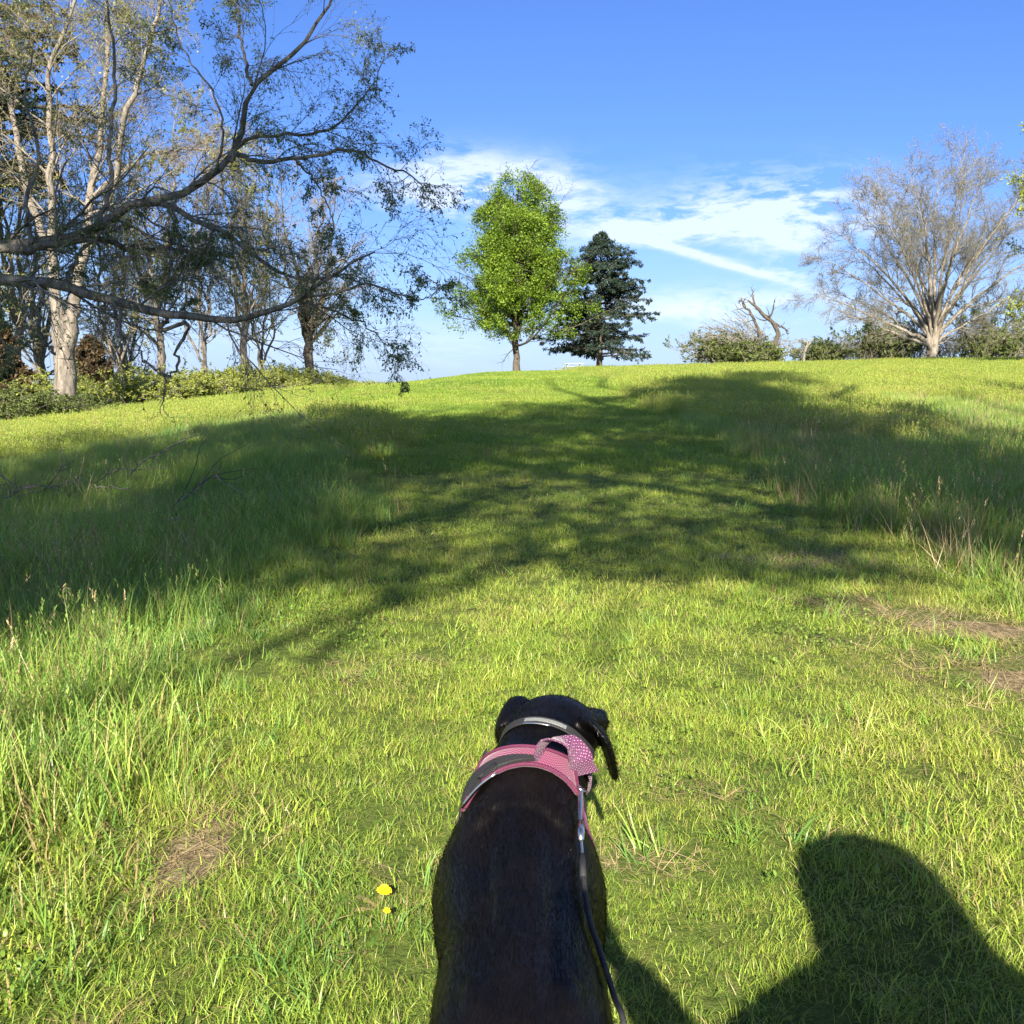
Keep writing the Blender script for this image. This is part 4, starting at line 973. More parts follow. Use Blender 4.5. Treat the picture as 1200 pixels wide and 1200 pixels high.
# ------------------------------------------------------------------ the dog
DOG = np.array((.014, 1.60, 0.0)); DOG[2] = float(H(DOG[0], DOG[1]))
def build_dog():
    parts = []
    # trunk of the body: rump, loin, barrel, shoulders (y forward, z up)
    parts.append(smoothloft([(0, -.40, .47), (0, -.36, .475), (0, -.27, .48), (0, -.16, .478), (0, -.05, .47), (0, .06, .462), (.0, .17, .462), (.005, .26, .48), (.012, .34, .51), (.02, .385, .545)],
                            [.050, .098, .139, .138, .133, .152, .166, .152, .119, .092], [.055, .085, .110, .115, .120, .150, .168, .165, .135, .10], K=26, sides=28))
    # thighs
    for s in (-1, 1):
        parts.append(smoothloft([(s*.075, -.27, .50), (s*.092, -.27, .40), (s*.092, -.235, .31), (s*.088, -.27, .235), (s*.085, -.345, .17), (s*.085, -.352, .10), (s*.085, -.345, .035)],
                                [.055, .062, .050, .035, .023, .019, .021], [.09, .10, .072, .045, .030, .022, .022], K=18, up=(0, 1, 0)))
        parts.append(smoothloft([(s*.085, -.37, .022), (s*.085, -.33, .026), (s*.085, -.285, .020)], [.022, .031, .024], [.020, .024, .016], K=6))
        # front leg
        parts.append(smoothloft([(s*.075, .24, .48), (s*.098, .235, .40), (s*.092, .205, .31), (s*.082, .235, .22), (s*.08, .24, .13), (s*.08, .235, .035)],
                                [.045, .050, .038, .026, .022, .021], [.075, .075, .048, .030, .024, .022], K=16, up=(0, 1, 0)))
        parts.append(smoothloft([(s*.08, .215, .022), (s*.08, .26, .026), (s*.08, .295, .020)], [.022, .031, .024], [.020, .024, .016], K=6))
        # shoulder blades
        parts.append(ball((s*.086, .22, .528), (.052, .08, .115), (.35, s*-.22, 0)))
        parts.append(ball((s*.055, -.25, .535), (.045, .075, .05)))
    # spine ridge
    parts.append(smoothloft([(0, -.38, .535), (0, -.27, .570), (0, -.1, .578), (0, .1, .605), (.003, .24, .628)], [.03, .045, .045, .05, .05], [.025]*5, K=14))
    # neck and head turned a little to the right, looking up the path
    parts.append(smoothloft([(.005, .24, .535), (.02, .33, .585), (.042, .385, .618), (.058, .425, .650), (.070, .462, .668)], [.122, .114, .104, .092, .080], [.13, .122, .105, .088, .075], K=16, sides=24))
    yaw = R(-38); cy, sy = math.cos(yaw), math.sin(yaw)
    hc = np.array((.080, .482, .672))
    def hd(x, y, z): return (hc[0]+x*cy-y*sy, hc[1]+x*sy+y*cy, hc[2]+z)
    parts.append(ball(hd(0, 0, 0), (.098, .098, .072), (-.15, 0, yaw)))
    parts.append(ball(hd(0, -.05, -.012), (.064, .055, .058), (0, 0, yaw)))
    for s in (-1, 1): parts.append(ball(hd(s*.045, .035, -.018), (.038, .05, .042), (0, 0, yaw)))
    parts.append(smoothloft([hd(0, .03, .0), hd(0, .085, -.014), (hd(0, .135, -.028)), hd(0, .175, -.036)], [.055, .043, .036, .028], [.05, .040, .034, .027], K=10))
    parts.append(smoothloft([hd(0, .03, -.04), hd(0, .09, -.052), hd(0, .15, -.056)], [.038, .030, .022], [.026, .018, .014], K=7))
    # folded ears: set high, falling outwards and forwards
    def ear(s, tip, mid):
        a = hd(s*.076, -.012, .030)
        c = [a, hd(*mid), hd(*tip[0]), hd(*tip[1])]
        return smoothloft(c, [.034, .056, .050, .016], [.014, .0105, .0095, .007], K=12, up=(s*.9, .1, .45), sides=16)
    parts.append(ear(-1, ((-.136, -.020, -.024), (-.132, -.012, -.070)), (-.120, -.020, .016)))
    parts.append(ear(1, ((.124, .018, -.024), (.130, .034, -.088)), (.112, .0, .026)))
    # tail: root to curved tip, hanging behind
    parts.append(smoothloft([(0, -.36, .535), (.0, -.42, .525), (.01, -.49, .46), (.02, -.545, .37), (.02, -.60, .29), (.01, -.66, .25)], [.034, .032, .025, .020, .014, .008], [.034, .032, .025, .020, .014, .008], K=16, sides=12))
    # folds of loose skin over the neck
    for yy, zz, xx in ((.385, .692, .040), (.405, .706, .048)):
        parts.append(smoothloft([(xx-.095, yy+.012, zz-.075), (xx-.055, yy, zz-.022), (xx, yy-.006, zz+.003), (xx+.055, yy-.002, zz-.022), (xx+.095, yy+.012, zz-.075)], [.008, .012, .013, .012, .008], [.008, .012, .013, .012, .008], K=14, up=(0, 1, 0), sides=10))
    body = skin('body', parts, .0058, 7, M['fur'])
    t = thing('dog', 'black short-haired dog in a pink harness seen from behind on the mown path', 'dog', DOG, (math.atan(.041), 0, 0))
    bo = obj('body', body, t)
    hv = bvh_of(body)
    V = verts_of(body)
    # eyes, nose (children that show from other sides)
    for s in (-1, 1):
        b = ball(hd(s*.036, .078, .016), (.011, .011, .011)); me = bpy.data.meshes.new('eye'); me.from_pydata(b[0].tolist(), [], b[1]); me.materials.append(M['eye']); me.update(); obj('eye', me, t)
    b = ball(hd(0, .178, -.022), (.018, .014, .014), (0, 0, yaw)); me = bpy.data.meshes.new('nose'); me.from_pydata(b[0].tolist(), [], b[1]); me.materials.append(M['plastic']); me.update(); obj('nose', me, t)
    # ---- coat: very many short hairs lying backwards
    rng = np.random.default_rng(3)
    nf = len(body.polygons); cen = np.empty(nf*3, np.float32); nor = np.empty(nf*3, np.float32); ar = np.empty(nf, np.float32)
    body.polygons.foreach_get('center', cen); body.polygons.foreach_get('normal', nor); body.polygons.foreach_get('area', ar)
    cen = cen.reshape(-1, 3).astype(float); nor = nor.reshape(-1, 3).astype(float)
    wgt = ar*np.where(cen[:, 2] > .38, 1, .25); wgt = wgt/wgt.sum(); n = 120000
    ix = rng.choice(nf, n, p=wgt); c = cen[ix]+rng.normal(size=(n, 3))*.0025; nn = nor[ix]
    c -= nn*((c-cen[ix])*nn).sum(1, keepdims=True)
    flow = np.array((0, -1, -.25))+np.stack([np.sign(c[:, 0])*.25*np.abs(nn[:, 0]), 0*c[:, 0], 0*c[:, 0]], 1)
    flow = flow+.35*np.stack([np.sin(c[:, 1]*26+c[:, 0]*17), 0*c[:, 0], np.cos(c[:, 1]*19)], 1)*.6
    fl = nrm(flow-(flow*nn).sum(1, keepdims=True)*nn)
    d = nrm(fl+rng.normal(size=(n, 3))*.16+nn*(.10+.12*rng.random((n, 1))))
    s = nrm(np.cross(d, nn)); L = (.009+.008*rng.random((n, 1)))*np.where(c[:, 2:3] > .66, .6, 1); wd = .00048
    Vh = np.stack([c-s*wd-nn*.0004, c+s*wd-nn*.0004, c+d*L], 1).reshape(-1, 3); i = np.arange(n)*3
    ho = obj('coat', mesh_np('coat', Vh, [np.stack([i, i+1, i+2], 1)], M['hairs'], False), t); tag(ho, kind='stuff')
    # ---- harness, laid on the body by casting rays inwards
    def ring(cen_, axis, up, a0, a1, n, off, far=.5, rmax=1.0):
        axis = nrm(np.array(axis, float)); up = np.array(up, float); up = nrm(up-(up@axis)*axis); rt = np.cross(axis, up)
        Cs, Ns = [], []
        for a in np.linspace(a0, a1, n):
            dd = up*math.cos(a)+rt*math.sin(a); o = np.array(cen_)+dd*far
            h = hv.ray_cast(Vector(o), Vector(-dd))
            hit = np.array(h[0]) if h[0] else np.array(cen_)+dd*.1
            dist = float(np.linalg.norm(hit-np.array(cen_)))
            if dist > rmax: hit = np.array(cen_)+dd*rmax
            Cs.append(hit); Ns.append(dd)
        Cs = np.array(Cs)
        for _ in range(3): Cs[1:-1] = (Cs[:-2]+2*Cs[1:-1]+Cs[2:])/4
        Ns = np.array(Ns); return Cs+Ns*off, Ns
    def panel(name, c0, ax0, c1, ax1, a0, a1, nu, nv, off, mat, parent, shape=None, th=.006):
        """surface patch between two rings, with thickness"""
        G_ = []
        for j in range(nv):
            f = j/(nv-1); lo, hi = (a0, a1) if shape is None else shape(f)
            C, N = ring(np.array(c0)*(1-f)+np.array(c1)*f, np.array(ax0)*(1-f)+np.array(ax1)*f, (0, 0, 1), lo, hi, nu, off)
            G_.append((C, N))
        top = np.stack([g[0] for g in G_]); nn_ = np.stack([g[1] for g in G_]); bot = top-nn_*th
        Vp = np.concatenate([top.reshape(-1, 3), bot.reshape(-1, 3)]); fs = []; m = nu*nv
        for j in range(nv-1):
            for i_ in range(nu-1):
                q = j*nu+i_; fs.append((q, q+1, q+nu+1, q+nu)); fs.append((m+q, m+q+nu, m+q+nu+1, m+q+1))
        edge = [j*nu for j in range(nv)]+[(nv-1)*nu+i_ for i_ in range(1, nu)]+[j*nu+nu-1 for j in range(nv-2, -1, -1)]+[i_ for i_ in range(nu-2, 0, -1)]
        for a, b in zip(edge, edge[1:]+edge[:1]): fs.append((a, b, m+b, m+a))
        me = bpy.data.meshes.new(name); me.from_pydata(Vp.tolist(), [], fs); me.materials.append(mat); me.polygons.foreach_set('use_smooth', np.full(len(me.polygons), True)); me.update()
        du = np.linalg.norm(np.diff(top, axis=1), axis=2); uu = np.concatenate([np.zeros((nv, 1)), np.cumsum(du, 1)], 1); uu -= uu[:, nu//2:nu//2+1]
        dv = np.linalg.norm(np.diff(top, axis=0), axis=2); vv = np.concatenate([np.zeros((1, nu)), np.cumsum(dv, 0)], 0)
        wv = np.stack([uu, vv, 0*uu], -1).reshape(-1, 3); at = me.attributes.new('weave', 'FLOAT_VECTOR', 'POINT'); at.data.foreach_set('vector', np.concatenate([wv, wv]).astype(np.float32).ravel())
        o = obj(name, me, parent)
        loop = top.reshape(-1, 3)[edge]; ln = nn_.reshape(-1, 3)[edge]
        return o, loop, ln
    har = bpy.data.objects.new('harness', None); COL.objects.link(har); har.parent = t
    har['label'] = 'pink and purple mesh dog harness with black buckle and top handle'
    ca, cb = (.010, .262, .48), (.020, .318, .53); axa, axb = (0, .93, -.10), (.12, .85, .42)
    # yoke across the withers, in front of the shoulders
    def binding(name, loop, ln, w, mat):
        ribbon(name, loop+ln*.0015, ln, w, .005, mat, har, closed=True)
    _, lp, ln = panel('mesh_panel', (.009, .270, .475), (0, .95, .05), (.034, .375, .59), (.12, .80, .50), -1.0, .75, 26, 12, .007, M['pink'], har, shape=lambda f: (-.80-.10*f, .62+.1*f))
    binding('edge_binding', lp, ln, .006, M['purple_plain'])
    # black padded strap over the left half, ending in a point
    C, N = ring((.012, .322, .52), (.03, .9, .28), (0, 0, 1), -1.25, .12, 26, .013); ribbon('padded_strap', C, N, np.interp(np.linspace(0, 1, 26), [0, .7, 1], [.034, .028, .008]), .008, M['black_web'], har)
    # girth straps round the chest
    C, N = ring((.004, .358, .45), (0, 1, .55), (0, 0, 1), -3.1, -.72, 34, .009); ribbon('girth_strap', C, N, .026, .004, M['pink'], har)
    C, N = ring((.004, .358, .45), (0, 1, .55), (0, 0, 1), .60, 3.1, 34, .009); ribbon('girth_strap', C, N, .026, .004, M['black_web'], har)
    C, N = ring((.035, .39, .605), (.12, .78, .52), (0, 0, 1), -3.1, -.95, 30, .008, rmax=.118); ribbon('neck_strap', C, N, .028, .004, M['black_web'], har)
    C, N = ring((.035, .39, .605), (.12, .78, .52), (0, 0, 1), .75, 3.1, 30, .008, rmax=.118); ribbon('neck_strap', C, N, .028, .004, M['purple'], har)
    # side-release buckle, left of the spine
    C, N = ring((.008, .280, .48), (0, 1, .05), (0, 0, 1), -.62, -.22, 5, .014)
    for nm, i_, w_ in (('buckle', 1, .042), ('buckle_clip', 3, .030)):
        t_ = nrm(C[i_+1]-C[i_-1]); n_ = N[i_]; s_ = np.cross(n_, t_)
        rot = Matrix((t_, s_, n_)).transposed()
        boxme(nm, tuple(C[i_]), (.034, w_, .011), M['plastic'], har, rot, .25)
    # metal bar that edges the buckle
    C2, N2 = ring((.006, .258, .475), (0, 1, .05), (0, 0, 1), -.74, -.24, 9, .012); tube_obj('adjuster_bar', C2, .0028, M['metal'], har)
    # handle: a broad dotted loop standing up right of the spine
    C, N = ring((.014, .300, .49), (0, .95, .05), (0, 0, 1), .42, .46, 2, .008); h0 = C[0]
    C, N = ring((.030, .350, .565), (.12, .85, .45), (0, 0, 1), .42, .46, 2, .008); h1 = C[0]
    dirh = nrm(h1-h0)
    lift = nrm(np.array((.42, -.28, .85)))
    side_ = np.array((-.030, .006, .012)); h0 = h0+np.array((.012, 0, -.006)); h1 = h1+side_*1.1
    pts = [h0-dirh*.035, h0-dirh*.015+lift*.012, h0+dirh*.004+lift*.034, h0*.45+h1*.55+lift*.054, h1+dirh*.008+lift*.044, h1+dirh*.014+lift*.020, h1+dirh*.004+lift*.002]
    C, _ = resample(pts, np.ones(7), 22); tt = nrm(np.gradient(C, axis=0)); fz = np.linspace(0, 1, 22)[:, None]; sd_ = nrm(np.array((.92, .25, -.42))*(1-fz)+np.array((.35, .85, -.1))*fz); sd_ = nrm(sd_-(sd_*tt).sum(1, keepdims=True)*tt)
    ribbon('handle', C, nrm(np.cross(sd_, tt)), .050, .0035, M['purple'], har, wdir=sd_)
    # side panel in dotted purple running down the right shoulder
    panel('side_panel', (.009, .272, .475), (0, .97, .05), (.030, .330, .55), (.12, .85, .40), .5, 1.5, 16, 7, .0065, M['purple'], har, shape=lambda f: (.50, 1.45-.1*f))
    # D ring
    C, N = ring((.008, .268, .47), (0, 1, 0), (0, 0, 1), .60, .64, 2, .016); dr = C[0]
    a = np.linspace(0, 2*math.pi, 17); e1 = nrm(np.array((.8, 0, -.55))); e2 = nrm(np.array((0.1, -1, .1)))
    tube_obj('leash_ring', [dr+e1*.011*math.cos(q)+e2*(.011*math.sin(q)) for q in a], .0018, M['metal'], har, 6)
    # ---- collar
    colr = bpy.data.objects.new('collar', None); COL.objects.link(colr); colr.parent = t; colr['label'] = 'grey reflective collar with a metal ring'
    C, N = ring((.056, .420, .645), (.25, .82, .38), (0, 0, 1), -3.1, 3.1, 60, .006, rmax=.100); ribbon('band', C, N, .019, .003, M['black_web'], colr)
    ribbon('reflective_strip', (C+N*.0022)[26:36], N[26:36], .009, .001, M['reflect'], colr)
    C, N = ring((.052, .410, .638), (.25, .82, .38), (0, 0, 1), -.35, .25, 9, .008); tube_obj('ring', C, .0022, M['metal'], colr)
    t_m = Matrix.Translation(DOG) @ Matrix.Rotation(math.atan(.041), 4, 'X')
    toW = lambda p: np.array(t_m @ Vector(p))
    def side(y, a, off):                       # point on the right flank, world space
        C, N = ring((0, y, .46), (0, 1, 0), (0, 0, 1), a, a+.02, 2, off); return toW(C[0])
    return toW(dr), side
dring, flank = build_dog()

# ------------------------------------------------------------------ the walker (behind the camera; the shadow at lower right is theirs)
PX, PY = .80, -.36
def build_person():
    g = float(H(PX, PY)); o = np.array((PX, PY, g))
    t = thing('person', 'person in padded navy jacket with the hood up, holding a phone and a leash', 'person', o)
    W = lambda x, y, z: np.array((x, y, z))
    # joints, local space, facing +y
    shL, shR = W(-.22, .04, 1.43), W(.19, 0, 1.46)
    elL, wrL = W(-.54, .17, 1.20), W(-.70, .25, 1.40)
    elR, wrR = W(.27, .06, 1.17), W(.16, .28, 1.10)
    phone = np.array((0, -.03, CAMZ))-o
    def hand(wr, fdir, pdir, curl, s):
        """palm + four bent fingers + thumb; fdir finger direction, pdir palm normal, s thumb side"""
        f = nrm(np.array(fdir, float)); p = np.array(pdir, float); p = nrm(p-(p@f)*f); sd_ = np.cross(f, p)*s
        out = [smoothloft([wr-f*.02, wr+f*.03, wr+f*.075, wr+f*.092], [.024, .034, .040, .037], [.018, .016, .014, .011], K=8, up=p, sides=14)]
        for k, ln in enumerate((.072, .080, .075, .058)):
            b = wr+f*.088+sd_*(.030-.020*k); q = [b]; d = f.copy()
            for j, fr in enumerate((.45, .30, .25)):
                d = nrm(d*math.cos(curl)+p*math.sin(curl)) if j else nrm(d*math.cos(curl*.6)+p*math.sin(curl*.6)); q.append(q[-1]+d*ln*fr)
            out.append(smoothloft(q, [.0098, .0092, .0085, .0068], [.0098, .009, .008, .0065], K=10, up=sd_, sides=10))
        b = wr+f*.022+sd_*.026; q = [b, b+sd_*.024+f*.020+p*.008, b+sd_*.034+f*.048+p*.018, b+sd_*.030+f*.070+p*.030]
        out.append(smoothloft(q, [.013, .0125, .0105, .008], [.013, .0115, .0095, .0075], K=10, up=p, sides=10))
        return out
    body = []
    body.append(smoothloft([(0, -.01, .88), (0, -.01, .98), (0, 0, 1.12), (0, .01, 1.28), (0, 0, 1.42), (0, -.01, 1.49)], [.15, .165, .145, .165, .175, .09], [.10, .115, .10, .12, .11, .07], K=16, up=(0, 1, 0), sides=24))
    body.append(smoothloft([(0, -.01, 1.46), (0, 0, 1.53), (0, .02, 1.60)], [.062, .056, .056], [.062, .058, .06], K=7, up=(0, 1, 0)))
    # head with jaw, nose, brow, ears, lips
    body.append(ball((0, .022, 1.705), (.077, .096, .105))); body.append(ball((0, .045, 1.645), (.058, .068, .062)))
    body.append(smoothloft([(0, .112, 1.715), (0, .126, 1.692), (0, .137, 1.672), (0, .122, 1.662)], [.009, .011, .016, .012], [.010, .012, .013, .010], K=8, up=(0, 1, 0)))
    for s in (-1, 1):
        body.append(ball((s*.080, .012, 1.69), (.010, .020, .032), (0, 0, s*.3))); body.append(ball((s*.032, .104, 1.728), (.026, .012, .010))); body.append(ball((s*.040, .095, 1.672), (.022, .018, .020)))
    body.append(ball((0, .110, 1.638), (.024, .010, .006))); body.append(ball((0, .108, 1.628), (.021, .010, .007))); body.append(ball((0, .100, 1.602), (.022, .018, .016)))
    for sh, el, wr in ((shL, elL, wrL), (shR, elR, wrR)):
        body.append(smoothloft([sh*np.array((.7, 1, 1)), sh, (sh+el)/2, el, (el+wr)/2*.9+el*.1, wr], [.06, .058, .047, .038, .034, .024], [.06, .058, .047, .038, .034, .022], K=18, up=(0, 1, .2), sides=16))
    body += hand(wrL, phone+np.array((.045, 0, -.05))-wrL, (.45, -.8, .3), .55, -1)
    body += hand(wrR, (-.25, .85, -.2), (-.5, -.1, -.85), .95, -1)
    for s in (-1, 1):
        body.append(smoothloft([(s*.09, -.01, .93), (s*.10, 0, .75), (s*.10, .01, .50), (s*.10, -.02, .30), (s*.10, -.02, .10), (s*.10, -.02, .06)], [.092, .085, .056, .052, .036, .036], [.10, .09, .058, .055, .038, .038], K=16, up=(0, 1, 0)))
    bo = obj('body', skin('body', body, .0075, 2, M['skin']), t)
    jk = [smoothloft([(0, -.01, .80), (0, -.01, .95), (0, 0, 1.12), (0, .01, 1.30), (0, 0, 1.43), (0, -.02, 1.52), (0, -.01, 1.575)], [.20, .20, .178, .192, .215, .15, .10], [.15, .15, .135, .15, .135, .10, .078], K=20, up=(0, 1, 0), sides=28)]
    for sh, el, wr in ((shL, elL, wrL), (shR, elR, wrR)):
        jk.append(smoothloft([sh*np.array((.6, 1, 1)), sh, (sh+el)/2, el, (el+wr)/2, wr-(wr-el)*.06], [.09, .09, .085, .078, .065, .048], [.09, .09, .085, .078, .065, .048], K=20, up=(0, 1, .2), sides=18))
    jk += [ball((0, -.075, 1.545), (.165, .085, .075)), ball((-.17, -.02, 1.50), (.12, .08, .07)), ball((-.20, -.03, 1.42), (.12, .09, .11))]  # unseen bulk added at neck and left shoulder to fill out the shadow
    obj('jacket', skin('jacket', jk, .014, 4, M['coat_cloth']), t)
    tr = [smoothloft([(0, -.01, .98), (0, -.01, .85), (0, -.01, .80)], [.172, .172, .12], [.125, .13, .10], K=8, up=(0, 1, 0), sides=22)]
    for s in (-1, 1): tr.append(smoothloft([(s*.088, -.01, .90), (s*.10, 0, .72), (s*.10, .01, .48), (s*.10, -.01, .25), (s*.10, -.02, .07)], [.098, .098, .075, .068, .066], [.115, .105, .078, .072, .07], K=18, up=(0, 1, 0)))
    obj('trousers', skin('trousers', tr, .014, 4, M['denim']), t)
    for s in (-1, 1):
        sh_ = [smoothloft([(s*.10, -.10, .045), (s*.10, -.03, .05), (s*.102, .06, .045), (s*.105, .14, .032), (s*.105, .175, .028)], [.035, .042, .046, .045, .028], [.045, .055, .045, .032, .022], K=14), smoothloft([(s*.10, -.03, .04), (s*.10, -.02, .14)], [.045, .046], [.05, .05], K=5, up=(0, 1, 0))]
        obj('boot', skin('boot', sh_, .008, 3, M['shoe']), t)
    obj('hair', skin('hair', [ball((0, .0, 1.725), (.087, .098, .098)), ball((0, -.045, 1.60), (.125, .06, .15)), ball((-.085, .0, 1.62), (.038, .06, .13)), ball((.085, .0, 1.62), (.038, .06, .13))], .008, 3, M['hair']), t)
    for s in (-1, 1):
        b = ball((s*.031, .107, 1.708), (.011, .008, .008)); me = bpy.data.meshes.new('eye'); me.from_pydata(b[0].tolist(), [], b[1]); me.materials.append(M['eye']); me.update(); obj('eye', me, t)
    # added padded hood, widened to broaden the cast shadow; open at the face
    k = 30; V, fs = [], []
    rows = [(.0, 1.885, -.02), (.10, 1.878, -.02), (.165, 1.84, -.02), (.198, 1.77, -.02), (.205, 1.69, -.025), (.208, 1.62, -.03), (.219, 1.555, -.03), (.235, 1.50, -.02), (.225, 1.46, -.02)]
    for r_, z, yo in rows:
        for i in range(k):
            a = R(118)+i*R(304)/(k-1) if .15 < r_ < .21 else i*2*math.pi/(k-1)+R(90)
            V.append((r_*math.cos(a), r_*math.sin(a)*(.82 if r_ < .21 else .72)+yo, z))
    for j in range(len(rows)-1):
        for i in range(k-1): fs.append((j*k+i, j*k+i+1, (j+1)*k+i+1, (j+1)*k+i))
    me = bpy.data.meshes.new('hood'); me.from_pydata(V, [], fs); me.materials.append(M['coat_cloth']); me.polygons.foreach_set('use_smooth', np.full(len(me.polygons), True)); me.update()
    ho = obj('hood', me, t); md = ho.modifiers.new('thick', 'SOLIDIFY'); md.thickness = .022; md.offset = 0
    # the phone in the left hand, its lens at the viewpoint
    c = np.array((0.0, -.028, CAMZ-.045))
    ph = thing('phone', 'dark smartphone held upright in the left hand of the person', 'phone', c)
    boxme('case', (0, 0, 0), (.074, .009, .150), M['plastic'], ph, None, .35)
    boxme('screen', (0, -.0052, 0), (.068, .001, .142), M['glass_black'], ph, None, .3)
    boxme('camera_bump', (-.012, .0052, .052), (.030, .003, .030), M['glass_black'], ph, None, .3)
    return o+wrR
handR = build_person()

# ------------------------------------------------------------------ the leash
def build_leash():
    t = thing('leash', 'thin black rope leash hanging from the harness along the right flank of the dog', 'leash', dring)
    q = lambda p: np.array(p)-dring
    # snap hook lying back along the flank
    f1, f2, f3 = flank(.225, .62, .016), flank(.16, .67, .014), flank(.10, .72, .014)
    tube_obj('snap_hook', [q(dring), q(f1)+(0, 0, .004), q(f2), q(f3)], [.0045, .0062, .0036, .0030], M['metal'], t, 10, 14)
    tube_obj('swivel', [q(f1)*.35+q(f2)*.65, q(f2), q(f2)*.6+q(f3)*.4], [.0072, .0085, .0060], M['metal'], t, 10)
    pts = [f3, flank(.02, .80, .012), flank(-.04, .92, .010), flank(-.10, 1.02, .010), flank(-.20, 1.15, .012), flank(-.27, 1.2, .02), (.16, 1.23, .44), (.22, 1.02, .47), (.42, .55, .60), (.72, -.05, .92), tuple(handR+(0-.02, .07, -.02))]
    C, _ = resample([q(p) for p in pts], np.ones(len(pts)), 120)
    V, f = tubes(C[None], np.full((1, 120), .0048), 8); obj('rope', mesh_np('rope', V, [f], M['rope']), t)
    hp = handR+np.array((-.03, .08, -.02))-dring; a = np.linspace(0, 6.2832, 25)
    tube_obj('hand_loop', [hp+np.array((.02*math.cos(x), .045*math.sin(x)-.02, .06*math.cos(x)-.05)) for x in a], .005, M['rope'], t)
    for f_, nm in ((f3, 'stitched_end'),):
        tube_obj(nm, [q(f3), q(flank(.045, .76, .013))], .0062, M['black_web'], t)
build_leash()

# ------------------------------------------------------------------ small things on the meadow
def picnic_table():
    b = base(672, 91); s = 1.0
    t = thing('picnic_table', 'pale picnic table far off between the two crest trees', 'picnic table', (b[0], b[1], float(H(b[0], b[1]))+.15), (0, 0, .12))
    wd = mat_plain('weathered_wood', (.42, .38, .33), .8, nvar=.2)
    for k in range(5): boxme('plank', (0, -.30+.15*k, .74), (1.8, .135, .04), wd, t)
    for s in (-1, 1):
        for k in (0, 1): boxme('bench_plank', (0, s*(.62+.15*k), .45), (1.8, .135, .04), wd, t)
        for x in (-.6, .6): boxme('leg', (x, s*.30, .36), (.05, .09, .86), wd, t, Matrix.Rotation(s*.45, 3, 'X'))
    for x in (-.6, .6): boxme('brace', (x+.06, 0, .42), (.05, 1.5, .09), wd, t); boxme('brace', (x+.06, 0, .69), (.05, .7, .07), wd, t)
    b = base(656, 92)
    t = thing('bench', 'low bench just left of the picnic table on the crest', 'bench', (b[0], b[1], float(H(b[0], b[1]))+.15), (0, 0, .1))
    for k in (0, 1): boxme('plank', (0, .15*k, .45), (1.0, .135, .05), M['bark_grey'], t)
    for x in (-.35, .35): boxme('leg', (x, .07, .22), (.08, .2, .46), M['bark_grey'], t)
    low = shrub_mesh(77, 4.0, .9, 26, 4000, .14, M['leaf_bush'], M['bark_brown'])
    for px, w_, lab in ((736, .62, 'tiny low shrub on the skyline just right of the dark conifer'), (760, .95, 'long low shrub on the skyline farther right of the dark conifer')):
        bb = base(px, 97); shrub('low_shrub', lab, low, bb, (w_, .6, .55), px, 'low shrubs on the skyline')
picnic_table()

def fallen():
    rng = np.random.default_rng(140)
    # pale fallen branch
    A = G(185, 622); b = A.copy(); lift = lambda px, py, h: G(px, py)+np.array((0, 0, h))-b
    st = [([lift(186, 612, .03), lift(205, 606, .10), lift(228, 597, .16), lift(248, 588, .26), lift(262, 592, .22), lift(300, 600, .12)], [.010, .012, .012, .010, .006, .003]),
          ([lift(180, 622, .03), lift(200, 622, .10), lift(218, 624, .10), lift(240, 620, .06)], [.007, .009, .008, .003]),
          ([lift(105, 590, .18), lift(125, 592, .20), lift(155, 592, .16)], [.004, .006, .005])]
    l0 = limbset([(np.array(p), np.array(r)) for p, r in st], 14, rng, .008)
    l1 = sprout(rng, *l0, 7, (.1, 1), (.4, 1.1), .35, 6, rr=.5, wob=.2, rmin=.0028)
    t = thing('fallen_branch', 'pale fallen branch lying in the tall grass on the left', 'branch', b)
    for i in range(3):
        V, f = merge([tubes(l0[0][i:i+1], l0[1][i:i+1], 6)]); obj('stem', mesh_np('stem', V, f, M['bark_pale']), t)
    V, f = merge([tubes(*l1, 4)]); tag(obj('twigs', mesh_np('twigs', V, f, M['bark_brown']), t), kind='stuff')
    b = G(45, 592); st = []
    for i in range(16):
        p0 = b+np.array((rng.normal()*.9, rng.normal()*.35, .05+.1*rng.random())); d = np.array((rng.normal(), rng.normal()*.4, .25*rng.random()))
        d = d/np.linalg.norm(d)*(.6+.7*rng.random()); st.append((np.array([p0, p0+d*.5+(0, 0, .10), p0+d])-b, np.array((.010, .008, .003))))
    l0 = limbset(st, 9, rng, .015); l1 = sprout(rng, *l0, 9, (.1, 1), (.4, 1.1), .5, 6, rr=.5, wob=.2, rmin=.0026)
    t = thing('brush_pile', 'tangle of dead grey twigs in the tall grass near the left edge', 'brush pile', b)
    V, f = merge([tubes(*l0, 5), tubes(*l1, 4)]); tag(obj('twigs', mesh_np('twigs', V, f, M['bark_grey']), t), kind='stuff')
fallen()

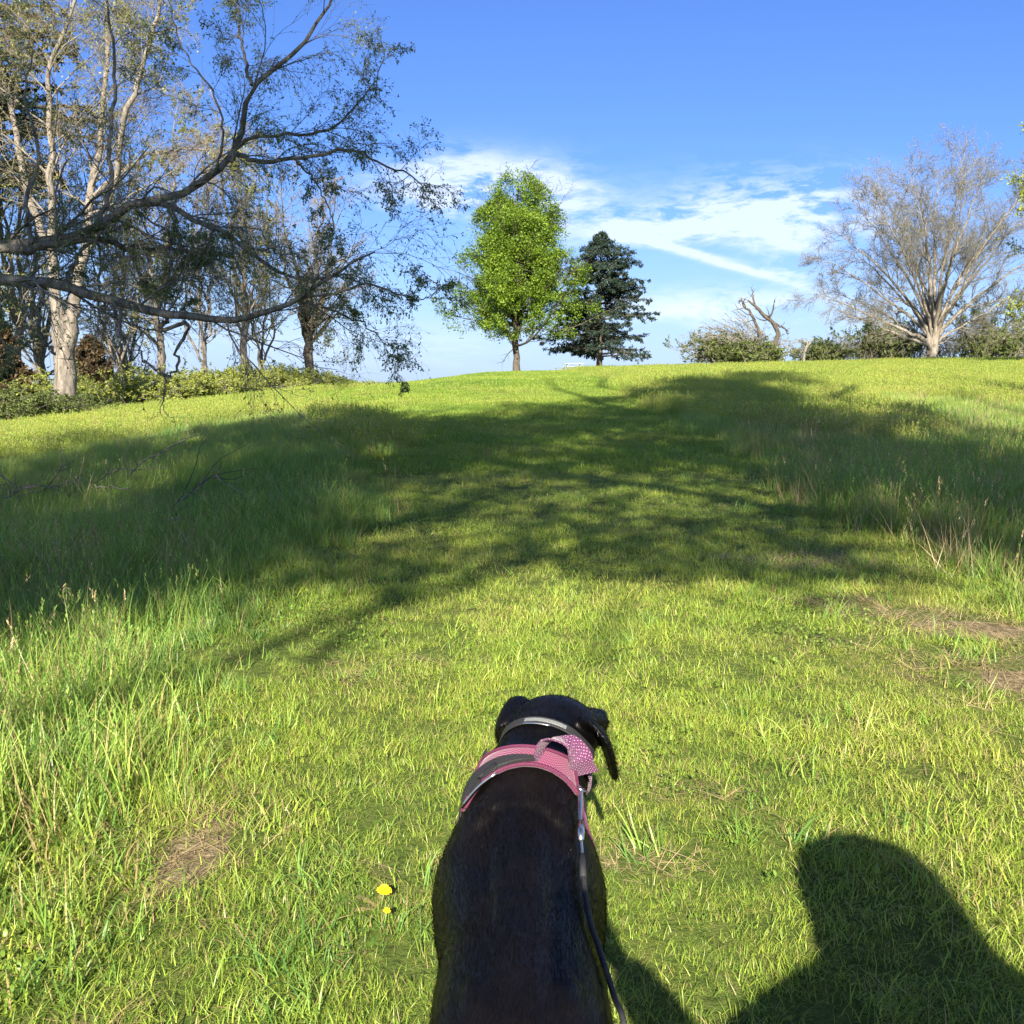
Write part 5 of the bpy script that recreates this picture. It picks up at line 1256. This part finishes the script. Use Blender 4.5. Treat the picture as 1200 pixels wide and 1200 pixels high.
M['petal'] = mat_plain('yellow_petal', (.85, .60, .01), .6, nvar=.1)
M['stemgreen'] = mat_plain('green_stem', (.16, .26, .05), .6)
def dandelion(px, py, s, lab):
    rng = np.random.default_rng(px); b = G(px, py+23); h = .055
    t = thing('dandelion', lab, 'flower', b, (.15, .1, .5), 'dandelions in the path')
    tube_obj('stem', [(0, 0, 0), (.002, .001, h*.6), (.003, .002, h)], .0016, M['stemgreen'], t, 6)
    V, fs = [], []; o = 0
    for ring_, (n, r0, l, e) in enumerate(((26, .002, .018, .15), (24, .002, .015, .45), (18, .001, .011, .85), (10, .001, .007, 1.25))):
        for i in range(n):
            a = i*6.2832/n+ring_*.4+rng.normal()*.05; d = np.array((math.cos(a)*math.cos(e), math.sin(a)*math.cos(e), math.sin(e))); q = np.array((-math.sin(a), math.cos(a), 0))
            c = np.array((.003, .002, h+.002*ring_)); L = l*s*(.9+.2*rng.random()); w_ = .0019*s
            V += [c-q*w_*.5, c+q*w_*.5, c+d*L+q*w_+(0, 0, -.001), c+d*L-q*w_+(0, 0, -.001)]; fs.append((o, o+1, o+2, o+3)); o += 4
    me = bpy.data.meshes.new('flower_head'); me.from_pydata([tuple(v) for v in V], [], fs); me.materials.append(M['petal']); me.update(); obj('flower_head', me, t)
    rows = [(0, .003), (.25, .007), (.4, .004), (.6, .010), (.72, .006), (.9, .010), (1, .001)]; V, fs = [], []
    for k in range(7):
        a = k*.9+.3; d = np.array((math.cos(a), math.sin(a), .22)); q = np.array((-math.sin(a), math.cos(a), 0)); b0 = len(V)
        for f_, w_ in rows: c = d*.085*f_*np.array((1, 1, 1-f_*.8)); V += [c-q*w_, c+q*w_]
        for j in range(len(rows)-1): fs.append((b0+2*j, b0+2*j+1, b0+2*j+3, b0+2*j+2))
    me = bpy.data.meshes.new('leaves'); me.from_pydata([tuple(v) for v in V], [], fs); me.materials.append(M['weed']); me.update(); obj('leaves', me, t)
dandelion(446, 1043, 1.15, 'larger yellow dandelion flower in the grass left of the dog')
dandelion(449, 1067, .55, 'smaller half-open dandelion just below the larger one')
